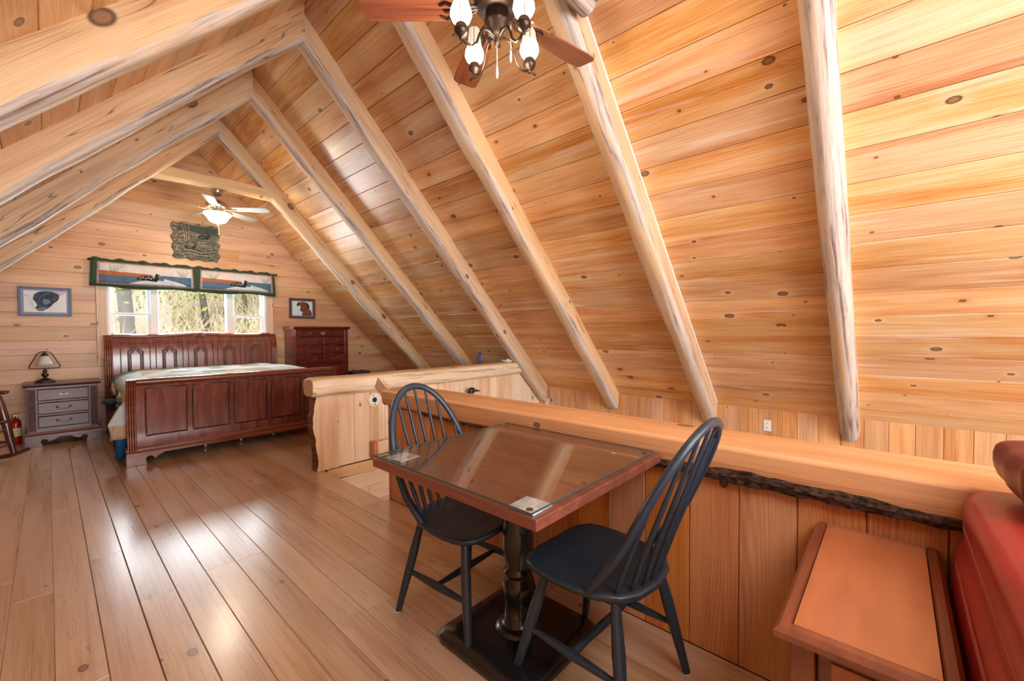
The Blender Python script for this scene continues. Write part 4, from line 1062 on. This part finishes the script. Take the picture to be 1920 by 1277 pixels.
# ------------------------------------------------------------------ rocking chair (left edge of the view)
rk = thing('rocking_chair', 'brown wooden rocking chair at the left edge beside the nightstand', 'chair', (-.66, 6.75, 0))
def RL(x, y, z):                              # local: x forward, y left
    a = R(-32); return (-.66+x*math.cos(a)-y*math.sin(a), 6.75+x*math.sin(a)+y*math.cos(a), z)
def rtube(name, pts, r, n=10, mat='rocker', parent=rk): return MB().tube([RL(*p) for p in pts], r, n).build(name, M[mat], parent)
for s_ in (-.27, .27):
    rtube('rocker', [(-.48, s_, .14), (-.3, s_, .065), (-.1, s_, .03), (.1, s_, .03), (.28, s_, .06), (.42, s_, .115)], [.018, .022, .024, .024, .022, .018])
    rtube('front_post', [(.30, s_, .07), (.27, s_, .22), (.235, s_, .42), (.20, s_, .60), (.185, s_, .69)], [.022, .032, .036, .030, .018])
    rtube('back_post', [(-.26, s_, .06), (-.27, s_, .4), (-.33, s_, .8), (-.42, s_, 1.12)], [.022, .028, .026, .016])
    for z in (.20, .32): rtube('stretcher', [(-.25, s_, z+.01), (0, s_, z), (.26, s_, z)], [.013, .018, .013])
    MB().tube([RL(-.34, s_, .735), RL(-.1, s_, .72), RL(.12, s_, .715), RL(.235, s_, .722), RL(.262, s_, .724)], [.022, .028, .032, .045, .025], 12, flat=.5).build('arm', M['rocker'], rk)
for x, z in ((.275, .18), (.25, .33), (-.26, .22)): rtube('stretcher', [(x, -.26, z), (x, 0, z), (x, .26, z)], [.012, .018, .012])
MB().prism([RL(x, y, 0)[:2] for x, y in ((.27, -.26), (.27, .26), (-.24, .23), (-.24, -.23))], (0, 0, .40), (1, 0, 0), (0, 1, 0), (0, 0, 1), .035).build('seat', M['rocker'], rk, bevel=.012)
for k in range(6):
    y = -.2+.08*k; rtube('back_slat', [(-.27, y, .43), (-.33, y, .75), (-.40, y, 1.06)], .012, 8)
rtube('crest_rail', [(-.41, -.28, 1.08), (-.43, 0, 1.12), (-.41, .28, 1.08)], [.03, .045, .03], 10)

# fire extinguisher behind the rocking chair
ex = thing('fire_extinguisher', 'small red fire extinguisher on the floor behind the rocking chair', 'extinguisher', (-.285, 7.82, 0))
ec = (-.285, 7.82, 0)
MB().lathe([(.042, 0), (.046, .01), (.046, .26), (.036, .295), (.018, .31), (.016, .325)], ec, 18).build('cylinder', M['red'], ex)
MB().lathe([(.0468, .10), (.0468, .20)], ec, 18, cap=False).build('label', M['label'], ex)
MB().box(-.30, -.27, 7.79, 7.85, .325, .345).box(-.305, -.265, 7.755, 7.86, .35, .362).build('valve', M['nickel'], ex, bevel=.003)
MB().tube([(-.285, 7.79, .34), (-.285, 7.76, .32), (-.285, 7.765, .26)], .006, 6).build('hose', M['rubber'], ex)

# ------------------------------------------------------------------ things on the stair walls
pq = thing('wall_plaque', 'round white plaque with a small bird on the pale stairwell wall', 'plaque', (2.292, SY-.006, .545))
MB().tube([(2.292, SY-.001, .614), (2.292, SY-.012, .614), (2.292, SY-.014, .614)], [.072, .072, .066], 28).build('disc', M['plaque'], pq)
MB().tube([(2.292, SY-.013, .614), (2.292, SY-.0155, .614)], [.026, .026], 16).build('emblem', M['darkblue'], pq)
flat(pq, [(2.268, .66), (2.285, .668), (2.292, .664), (2.28, .655)], SY-.0135, M['ink'], 'mark'); flat(pq, [(2.285, .565), (2.30, .572), (2.302, .562), (2.29, .556)], SY-.0135, M['ink'], 'mark')
MB().tube([(2.292, SY-.0135, .588), (2.296, SY-.0135, .572)], .0025, 5).build('stem_mark', M['ink'], pq)
dk = thing('loon_decoy', 'black carved loon whose head shows over the rail slab', 'decoy', (3.50, SY-.10, .30))
MB().box(3.30, 3.66, SY-.16, SY-.001, .29, .31).build('shelf', M['stairw'], dk)
MB().ball((3.46, SY-.09, .375), (.17, .07, .065), 16, 10).build('body', M['duckblk'], dk)
MB().tube([(3.55, SY-.09, .41), (3.575, SY-.09, .48), (3.57, SY-.09, .535), (3.58, SY-.09, .57)], [.045, .036, .034, .036], 12).build('neck', M['duckblk'], dk)
MB().ball((3.595, SY-.09, .578), (.058, .036, .040), 14, 10).tube([(3.64, SY-.09, .575), (3.69, SY-.09, .566), (3.745, SY-.09, .556)], [.020, .013, .003], 8).build('head', M['duckblk'], dk)
MB().tube([(3.573, SY-.09, .50), (3.573, SY-.09, .515)], .037, 12).build('neck_ring', M['duckwht'], dk)
MB().ball((3.615, SY-.124, .588), .006, 8, 6).build('eye', M['duckwht'], dk)
dish = thing('dish', 'small white dish on the far end of the log rail', 'dish', (4.40, 4.09, .887))
MB().lathe([(.045, 0), (.06, .006), (.085, .022), (.092, .03), (.086, .03), (.056, .012), (.0, .01)], (4.40, 4.09, .887), 24).build('bowl', M['ivory'], dish)
MB().ball((4.43, 4.09, .915), (.05, .035, .022), 12, 8).build('contents', M['ivory'], dish)
# blue chair beyond the log rail
bc = thing('office_chair', 'blue backed chair just showing above the log rail', 'chair', (4.26, 4.72, 0))
def BC(x, y, z): return (4.26+x, 4.72+y, z)
MB().prism([(-.09, .80), (.09, .80), (.105, .9), (.08, .99), (.03, 1.03), (-.03, 1.03), (-.08, .99), (-.105, .9)], (4.215, 4.50, 0), (.55, .83, 0), (0, 0, 1), (.83, -.55, 0), .04).build('backrest', M['bluechair'], bc, bevel=.012)
MB().obox((4.265, 4.50, .91), (.55, .83, 0), (.83, -.55, 0), (0, 0, 1), .07, .015, .09).build('back_board', M['endside'], bc, bevel=.005)
MB().box(4.08, 4.44, 4.52, 4.90, .44, .50).build('seat', M['bluechair'], bc, bevel=.02)
MB().obox((4.25, 4.53, .68), (.83, -.55, 0), (0, 0, 1), (.55, .83, 0), .012, .22, .03).build('back_support', M['black'], bc)
for x in (4.11, 4.41):
    for y in (4.55, 4.87): MB().tube([(x, y, 0), (x, y, .45)], .016, 8).build('leg', M['black'], bc)
# outlets
def outlet(name, label, c, ex_, ez_):
    o = thing(name, label, 'outlet', c); c = Vector(c); ex_ = Vector(ex_); n = Vector(ez_); up = Vector((0, 0, 1))
    MB().obox(c+n*.004, ex_, n, up, .035, .004, .058).build('plate', M['ivory'], o, bevel=.002)
    for s_ in (-1, 1):
        q = MB().obox(c+n*.009+up*(.022*s_), ex_, n, up, .016, .002, .014).build('receptacle', M['white'], o, bevel=.003)
        for k in (-1, 1): MB().obox(c+n*.0115+up*(.024*s_)+ex_*(.006*k), ex_, n, up, .0014, .0006, .005).build('slot', M['ink'], q)
    return o
outlet('outlet', 'white double outlet on the low knee wall', (KX, .985, .315), (0, 1, 0), (-1, 0, 0))
outlet('outlet', 'white outlet at the foot of the rafter by the dish', (KX, 3.90, .245), (0, 1, 0), (-1, 0, 0))
one('switch_box', MB().box(4.74, 4.86, SY-.03, SY, .225, .295), M['ivory'], 'small white box low on the stairwell wall near the corner', 'box', (4.8, SY-.02, .225), bevel=.006)

# ------------------------------------------------------------------ dining table
TX0, TX1, TY0, TY1, TZ = .905, 1.752, .735, 1.618, .792
tb = thing('dining_table', 'square brown pedestal table with a glass cover', 'table', (1.345, 1.19, 0))
MB().box(TX0, TX1, TY0, TY1, TZ-.034, TZ).build('tabletop', M['tabletop'], tb, bevel=.003)
tcx, tcy = 1.345, 1.195
bs = MB(); b0 = .255; rr_ = .05
def rsq(h, r, z): 
    return [(tcx+sx*(h-r)+r*math.cos(a), tcy+sy*(h-r)+r*math.sin(a), z) for sx, sy, a0 in ((1, 1, 0), (-1, 1, 90), (-1, -1, 180), (1, -1, 270)) for a in [R(a0+18*k) for k in range(6)]]
bs.rings([rsq(b0-.006, rr_, .0), rsq(b0, rr_, .006), rsq(b0, rr_, .03), rsq(b0-.012, rr_, .045), rsq(b0-.05, rr_, .052)], True, True, 0, True)
bs.build('base', M['pedblack'], tb)
MB().lathe([(.10, .05), (.098, .06), (.075, .068), (.06, .075), (.056, .16), (.057, .175), (.060, .185), (.062, .20), (.066, .225), (.064, .245), (.05, .265), (.048, .275), (.06, .283), (.062, .295), (.05, .305), (.049, .315), (.065, .37), (.069, .42), (.064, .48), (.050, .58), (.043, .66), (.050, .70), (.06, .735), (.06, TZ-.034)], (tcx, tcy, 0), 28).build('column', M['pedblack'], tb)
MB().obox((tcx, tcy, TZ-.045), (1, 0, 0), (0, 1, 0), (0, 0, 1), .30, .05, .012).obox((tcx, tcy, TZ-.045), (1, 0, 0), (0, 1, 0), (0, 0, 1), .05, .30, .011).build('spider', M['pedblack'], tb)
gt = thing('glass_sheet', 'clear glass sheet lying on the dining table', 'glass', (1.33, 1.18, TZ))
g0 = (TX0+.004, TX1-.018, TY0+.022, TY1-.004)
gz0 = TZ+.008
MB().box(g0[0], g0[1], g0[2], g0[3], gz0, gz0+.006).build('sheet', M['tglass'], gt)
ee = MB()
for a, b in (((g0[0], g0[2]), (g0[1], g0[2])), ((g0[1], g0[2]), (g0[1], g0[3])), ((g0[1], g0[3]), (g0[0], g0[3])), ((g0[0], g0[3]), (g0[0], g0[2]))):
    ee.tube([(a[0], a[1], gz0+.003), (b[0], b[1], gz0+.003)], .0034, 6)
ee.build('polished_edge', M['glassedge'], gt)
for x in (g0[0]+.03, g0[1]-.03):
    for y in (g0[2]+.03, g0[3]-.03): MB().lathe([(.011, 0), (.011, gz0-TZ)], (x, y, TZ), 14).build('bumper', M['rubber'], gt)
def coaster(x, y, a, label):
    o = thing('coaster', label, 'coaster', (x, y, TZ), 'picture coasters under the glass')
    c, s_ = math.cos(a), math.sin(a)
    MB().obox((x, y, TZ+.003), (c, s_, 0), (-s_, c, 0), (0, 0, 1), .05, .05, .003).build('tile', M['coaster'], o, bevel=.008, seg=3)
    MB().obox((x, y, TZ+.0062), (c, s_, 0), (-s_, c, 0), (0, 0, 1), .022, .016, .0005).build('printed_scene', M['foam'], o)
coaster(TX0+.062, TY0+.075, .05, 'pale picture coaster at the near corner of the table')
coaster(TX0+.09, TY1-.09, .1, 'pale picture coaster at the left corner of the table')
one('round_sticker', MB().lathe([(.0, .0), (.009, .0), (.009, .0008), (.0, .0008)], (TX1-.12, TY0+.16, TZ), 14, cap=False), M['ivory'], 'tiny white sticker under the glass near the right corner', 'sticker', (TX1-.12, TY0+.16, TZ))

# ------------------------------------------------------------------ windsor chairs
def windsor(loc, rotz, label):
    t = thing('windsor_chair', label, 'chair', loc, 'black windsor chairs at the dining table'); t.rotation_euler.z = rotz
    def P(mb, name, mat='black', **kw): return mb.build(name, M[mat], t, world=False, **kw)
    # seat: rounded shield outline, front is +y
    half_ = [(0, .232), (.10, .232), (.17, .222), (.215, .19), (.232, .14), (.236, .06), (.232, -.03), (.212, -.12), (.17, -.185), (.11, -.222), (0, -.238)]
    out_ = [(x, y) for x, y in half_]+[(-x, y) for x, y in half_[1:-1][::-1]]
    def orow(s_, z): return [(x*s_, y*s_, z) for x, y in out_]
    st_ = MB(); top = .456
    st_.rings([orow(.86, top-.036), orow(.97, top-.024), orow(1.0, top-.008), orow(.985, top), orow(.9, top-.001), orow(.7, top-.009), orow(.4, top-.013), orow(.12, top-.012)], True, True, 0, True)
    P(st_, 'seat')
    # hoop back
    def hoop(u):                              # u 0..1 along the bow
        a = u*math.pi; x = -.232*math.cos(a)*(1+.10*math.sin(a)); zz_ = math.sin(a)
        z = top+.575*(zz_**.72); k = (z-top)/.575
        return (x if 0 < u < 1 else x, -.095-.115*min(1, k*3)*.35-.27*k, z)
    hp_ = [hoop(i/36) for i in range(37)]
    hp_[0] = (-.205, -.085, top-.005); hp_[-1] = (.205, -.085, top-.005)
    P(MB().tube(hp_, .0178, 10, flat=.78, up=(0, 1, 0)), 'back_bow')
    for k in range(7):
        f = (k-3)/3; xb = .155*f; yb = -.205+.05*abs(f)**2
        xt = .200*f; u = .5
        best = min(hp_, key=lambda p: abs(p[0]-xt)+(0 if p[2] > .8 else 9))
        P(MB().tube([(xb, yb, top-.01), (xb*.75+best[0]*.25, yb*.75+best[1]*.25, top*.75+best[2]*.25), ((xb+best[0])/2, (yb+best[1])/2, (top+best[2])/2), (best[0], best[1]+.002, best[2]-.004)], [.0085, .0105, .009, .006], 8), 'spindle')
    # legs
    feet = {}
    for sx in (-1, 1):
        for sy in (-1, 1):
            a = Vector((sx*.155, sy*.145-.01, top-.03)); b = Vector((sx*.235, sy*.235, 0)); feet[(sx, sy)] = (a, b)
            lg = P(MB().tube([a, a+(b-a)*.35, a+(b-a)*.6, b], [.016, .0225, .020, .0145], 12), 'leg')
            P(MB().tube([b+Vector((0, 0, .0)), b+Vector((0, 0, .004))], .015, 12), 'glide', 'ivory').parent = t
    mids = []
    for sx in (-1, 1):
        a = feet[(sx, 1)]; b = feet[(sx, -1)]; p = a[0]+(a[1]-a[0])*.55; q = b[0]+(b[1]-b[0])*.55; m = (p+q)/2; mids.append(m)
        P(MB().tube([p, p+(m-p)*.5, m, q+(m-q)*.5, q], [.009, .014, .017, .014, .009], 10), 'stretcher')
    m = (mids[0]+mids[1])/2
    P(MB().tube([mids[0], mids[0]+(m-mids[0])*.5, m, mids[1]+(m-mids[1])*.5, mids[1]], [.009, .014, .017, .014, .009], 10), 'stretcher')
    return t
windsor((1.338, 1.508, 0), R(180+3), 'black hoop-back windsor chair on the far side of the table, facing the viewer')
windsor((1.405, .825, 0), R(-2), 'black hoop-back windsor chair on the near side of the table, by the end table')

# ------------------------------------------------------------------ end table
et = thing('end_table', 'orange brown end table between the half wall and the red sofa', 'end table', (1.44, .035, 0))
ex0, ex1, ey0, ey1, ez = 1.09, 1.788, -.108, .197, .655
MB().box(ex0+.0335, ex1, ey0+.0335, ey1-.0335, ez-.014, ez-.001).build('top_panel', M['endtop'], et)
pr_ = [(0, -.026), (0, -.012), (.010, 0), (.027, .002), (.031, -.004), (.031, -.028)]
mo = MB().rings([[(ex1, ey1-u, ez+v) for u, v in pr_], [(ex0+u, ey1-u, ez+v) for u, v in pr_], [(ex0+u, ey0+u, ez+v) for u, v in pr_], [(ex1, ey0+u, ez+v) for u, v in pr_]], True, True, 0, False)
mo.build('top_moulding', M['endside'], et)
MB().box(ex0+.06, ex1-.005, ey0+.03, ey1-.03, .06, ez-.027).build('body', M['endside'], et, bevel=.002)
for ya in (ey0+.028, ey1-.074): MB().box(ex0+.030, ex0+.075, ya, ya+.046, 0, ez-.027).build('leg', M['endside'], et, bevel=.003)
for ya in (ey0+.028, ey1-.074): MB().box(ex1-.06, ex1-.006, ya+.0, ya+.046, 0, .06).build('leg', M['endside'], et, bevel=.003)
MB().box(ex0+.048, ex0+.062, ey0+.076, ey1-.076, ez-.20, ez-.042).build('drawer', M['endside'], et, bevel=.003)
dd = [o for o in et.children if o.name.startswith('drawer')][0]
MB().box(ex0+.042, ex0+.05, ey0+.10, ey1-.10, ez-.18, ez-.062).build('panel', M['endtop'], dd, bevel=.004)
MB().tube([(ex0+.042, .036, ez-.12), (ex0+.02, .036, ez-.12)], [.006, .013], 10).build('knob', M['bronze'], dd)
dr = MB().box(ex0+.048, ex0+.062, ey0+.076, ey1-.076, .08, ez-.21).build('door', M['endside'], et, bevel=.003)
MB().box(ex0+.042, ex0+.05, ey0+.10, ey1-.10, .12, ez-.25).build('panel', M['endtop'], dr, bevel=.004)

# ------------------------------------------------------------------ red leather sofa
sf = thing('leather_sofa', 'red leather sofa with padded arm beside the end table', 'sofa', (1.25, -1.1, 0))
def pad(x0, x1, y0, y1, z0, z1, r, name, mat='leather', puff=.02, wr=0., seed=0):
    """soft rounded pad"""
    N_ = 14; rings_ = []
    def se(a, e): c = math.cos(a); s_ = math.sin(a); return (abs(c)**e*(1 if c > 0 else -1), abs(s_)**e*(1 if s_ > 0 else -1))
    for i in range(N_+1):
        t = i/N_; x = x0+(x1-x0)*t
        q = min(t, 1-t)*2; kk = (1-(1-min(1, q*4))**3)*.45+.55 if q < .25 else 1.
        ring = []
        for k in range(28):
            c, s_ = se(2*math.pi*k/28, .42)
            yy = (y0+y1)/2+c*(y1-y0)/2*(.80+.20*kk); zz_ = (z0+z1)/2+s_*(z1-z0)/2*(.84+.16*kk)
            if s_ > .5: zz_ += puff*math.sin(t*math.pi)*(1-c*c)
            if wr: 
                nn = noise.noise(Vector((x*8+seed, yy*8, zz_*8))); yy += wr*nn; zz_ += wr*nn*.7
            ring.append((x, yy, zz_))
        rings_.append(ring)
    return MB().rings(rings_, True, True, 0, True).build(name, M[mat], sf, subs=1)
# arm: lower panel, upper pad, piping
pad(.62, 1.772, -.50, -.116, .04, .80, .1, 'arm_panel', puff=.0)
pad(.60, 1.755, -.52, -.138, .70, .880, .1, 'arm_pad', puff=.012)
MB().tube([(.62, -.146, .792), (.9, -.141, .797), (1.3, -.140, .798), (1.6, -.141, .796), (1.72, -.150, .79)], .0045, 6).build('arm_piping', M['piping'], sf)
MB().tube([(.66, -.140, .690), (.9, -.126, .694), (1.3, -.125, .695), (1.6, -.127, .694), (1.72, -.139, .69)], .0045, 6).build('arm_piping', M['piping'], sf)
pad(1.36, 1.74, -1.25, -.53, .28, .80, .1, 'back_cushion', puff=.02)
pad(1.36, 1.74, -2.0, -1.27, .28, .80, .1, 'back_cushion', puff=.02)
pad(1.42, 1.755, -1.25, -.208, .885, 1.036, .1, 'head_pillow', 'leatherdk', puff=.02, wr=.034, seed=4)
pad(1.40, 1.755, -2.0, -1.27, .80, 1.05, .1, 'head_pillow', 'leatherdk', puff=.02, wr=.03, seed=5)
pad(.62, 1.40, -1.25, -.53, .26, .50, .1, 'seat_cushion', puff=.03)
pad(.62, 1.40, -2.0, -1.27, .26, .50, .1, 'seat_cushion', puff=.03)
MB().box(.66, 1.74, -2.1, -.5, .06, .30).build('base', M['leather'], sf, bevel=.02)
pad(.62, 1.755, -2.42, -2.02, .04, .86, .1, 'arm_panel', puff=.01)

# ------------------------------------------------------------------ near ceiling fan with lanterns
FX, FY = 1.58, 1.525
fan = thing('ceiling_fan', 'dark bronze ceiling fan with wooden blades and four lit lanterns', 'ceiling fan', (FX, FY, 2.80))
F = (FX, FY, 0)
MB().lathe([(.065, 3.29), (.062, 3.27), (.03, 3.235), (.016, 3.22)], F, 20).build('canopy', M['bronze'], fan)
MB().lathe([(.014, 3.23), (.014, 3.07)], F, 12).build('downrod', M['bronze'], fan)
MB().lathe([(.03, 3.09), (.085, 3.075), (.115, 3.05), (.12, 3.02), (.118, 2.985), (.10, 2.965), (.06, 2.955)], F, 28).build('motor_housing', M['bronze'], fan)
MB().lathe([(.055, 2.958), (.062, 2.945), (.062, 2.915), (.066, 2.905), (.066, 2.895), (.058, 2.885), (.05, 2.86), (.03, 2.835), (.014, 2.825), (.012, 2.812)], F, 24).build('light_housing', M['bronze'], fan)
MB().tube([(FX+.018*math.cos(a), FY, 2.795+.018*math.sin(a)) for a in [2*math.pi*k/16 for k in range(16)]], .0045, 8, loop=True).build('ring', M['bronze'], fan)
for k in range(5):
    a = R(-9+72*k); c, s_ = math.cos(a), math.sin(a)
    def BP(u, v, z): return (FX+c*u-s_*v, FY+s_*u+c*v, z)
    tl = .020
    prof = [(.20, -.055), (.28, -.064), (.60, -.078), (.665, -.074), (.685, -.055), (.685, .055), (.665, .074), (.60, .078), (.28, .064), (.20, .055)]
    blm = MB(); zt_ = lambda v: 2.965+v*.16
    lo = [BP(u, v, zt_(v)-.004) for u, v in prof]; hi = [BP(u, v, zt_(v)+.004) for u, v in prof]; n_ = len(prof)
    blm.add(lo+hi, [tuple(range(n_))[::-1], tuple(range(n_, 2*n_))]+[(i, (i+1) % n_, n_+(i+1) % n_, n_+i) for i in range(n_)])
    # local axes along the blade
    o = blm.build('blade', M['bladewood'], None)
    base = Vector((FX, FY, 2.965)); rm = Matrix(((c, s_, 0), (-s_, c, 0), (0, 0, 1)))
    for v in o.data.vertices: v.co = rm @ (v.co-base)
    o.parent = fan; o.location = base-Vector((FX, FY, 2.80)); o.rotation_euler.z = a
    ir = MB()
    for sg in (-1, 1): ir.tube([BP(.10, sg*.012, 2.975), (BP(.15, sg*.035, 2.958)), BP(.20, sg*.022, 2.955), BP(.26, sg*.045, 2.956+sg*.006), BP(.29, sg*.03, 2.956+sg*.004)], [.010, .009, .010, .008, .006], 8)
    ir.tube([BP(.10, 0, 2.975), BP(.19, 0, 2.955), BP(.27, 0, 2.955)], [.012, .010, .007], 8)
    ir.build('blade_iron', M['bronze'], fan)
for k in range(4):
    a = R(170+90*k); c, s_ = math.cos(a), math.sin(a); rad_ = .215; zb_ = 2.775
    def LP(u, z): return (FX+c*u, FY+s_*u, z)
    arm_ = MB().tube([LP(.02, 2.83), LP(.05, 2.845), LP(.085, 2.84), LP(.11, 2.80), LP(.125, 2.755), LP(.155, 2.725), LP(.19, 2.728), LP(.213, 2.748)], .0065, 8)
    arm_.build('arm', M['bronze'], fan)
    pc = LP(rad_, 0)
    MB().lathe([(.008, 2.728), (.010, 2.742), (.026, 2.752), (.034, 2.770), (.034, 2.782), (.026, 2.79), (.028, 2.796), (.022, 2.806)], pc, 18).build('lamp_cup', M['bronze'], fan)
    rb_ = MB()
    for q in range(4):
        an = R(45+90*q); ca, sa = math.cos(an), math.sin(an)
        rb_.tube([(pc[0]+ca*r_, pc[1]+sa*r_, z_) for r_, z_ in ((.036, 2.79), (.057, 2.845), (.045, 2.892), (.034, 2.95), (.031, 2.99))], .0016, 5)
    rb_.build('wire_guard', M['bronze'], fan)
    tw = MB().tube([LP(rad_+.02, 2.735), LP(rad_+.045, 2.735)], [.004, .007], 8); tw.build('wick_knob', M['bronze'], fan)
    MB().lathe([(.024, 2.803), (.044, 2.822), (.054, 2.845), (.050, 2.872), (.042, 2.892)], pc, 22, cap=False).build('lantern_globe', M['bulb'], fan)
    MB().lathe([(.042, 2.892), (.036, 2.93), (.031, 2.97), (.029, 2.99)], pc, 22, cap=False).build('lantern_chimney', M['chimney'], fan)
ld = bpy.data.lights.new('lantern_light', 'POINT'); ld.energy = 17; ld.color = (1, .82, .60); ld.shadow_soft_size = .12
lo_ = bpy.data.objects.new('lantern_light', ld); COL.objects.link(lo_); lo_.parent = fan; lo_.location = (0, 0, -.14)
for (u, v, L) in ((.05, .05, .17), (.06, -.04, .12)):
    x, y = FX+u, FY+v
    MB().tube([(x, y, 2.90), (x, y, 2.90-L)], .0014, 5).lathe([(.002, 0), (.005, -.02), (.0055, -.045), (.002, -.065)], (x, y, 2.90-L), 8).build('pull_chain', M['ivory'], fan)

# ------------------------------------------------------------------ far ceiling fan with bowl light
GX, GY = 1.555, 6.72
ff = thing('ceiling_fan', 'brushed nickel ceiling fan with a lit bowl, above the bed', 'ceiling fan', (GX, GY, 2.79))
G = (GX, GY, 0)
MB().lathe([(.070, 3.225), (.068, 3.20), (.045, 3.16), (.02, 3.15)], G, 20).build('canopy', M['nickel'], ff)
MB().lathe([(.013, 3.155), (.013, 3.08)], G, 10).build('downrod', M['nickel'], ff)
MB().lathe([(.02, 3.10), (.045, 3.095), (.055, 3.075), (.11, 3.065), (.13, 3.045), (.13, 3.01), (.115, 2.99), (.06, 2.985)], G, 28).build('motor_housing', M['nickel'], ff)
vt = MB()
for k in range(18):
    a = 2*math.pi*k/18; vt.tube([(GX+math.cos(a)*.06, GY+math.sin(a)*.06, 2.972), (GX+math.cos(a)*.122, GY+math.sin(a)*.122, 2.995)], .006, 5)
vt.build('vent_grille', M['brass'], ff)
MB().lathe([(.06, 2.985), (.055, 2.95), (.07, 2.935), (.115, 2.925)], G, 24).build('light_fitter', M['nickel'], ff)
MB().lathe([(.155, 2.925), (.158, 2.91), (.14, 2.885), (.115, 2.86), (.11, 2.84), (.09, 2.815), (.05, 2.798), (.012, 2.79)], G, 32, cap=False).build('light_bowl', M['bowl'], ff)
MB().lathe([(.012, 2.792), (.014, 2.785), (.008, 2.775), (.004, 2.765)], G, 10).build('bowl_finial', M['nickel'], ff)
MB().tube([(GX+.01, GY-.01, 2.785), (GX+.01, GY-.01, 2.66)], .002, 5).ball((GX+.01, GY-.01, 2.645), .008, 8, 6).build('pull_chain', M['brass'], ff)
for k in range(5):
    a = R(-40+72*k); c, s_ = math.cos(a), math.sin(a)
    def BP(u, v, z): return (GX+c*u-s_*v, GY+s_*u+c*v, z)
    prof = [(.19, -.045), (.26, -.055), (.56, -.066), (.62, -.060), (.645, -.03), (.645, .03), (.62, .060), (.56, .066), (.26, .055), (.19, .045)]
    zt_ = lambda v: 2.985-v*.22; n_ = len(prof)
    lo = [BP(u, v, zt_(v)-.003) for u, v in prof]; hi = [BP(u, v, zt_(v)+.003) for u, v in prof]
    MB().add(lo+hi, [tuple(range(n_))[::-1], tuple(range(n_, 2*n_))]+[(i, (i+1) % n_, n_+(i+1) % n_, n_+i) for i in range(n_)]).build('blade', M['bladegrey'], ff)
    MB().tube([BP(.10, 0, 2.98), BP(.16, .0, 2.968), BP(.24, 0, 2.975)], [.014, .018, .008], 8, flat=.5).build('blade_iron', M['brass'], ff)
ld = bpy.data.lights.new('bowl_light', 'POINT'); ld.energy = 26; ld.color = (1, .84, .62); ld.shadow_soft_size = .10
lo_ = bpy.data.objects.new('bowl_light', ld); COL.objects.link(lo_); lo_.parent = ff; lo_.location = (0, 0, .05-.11)
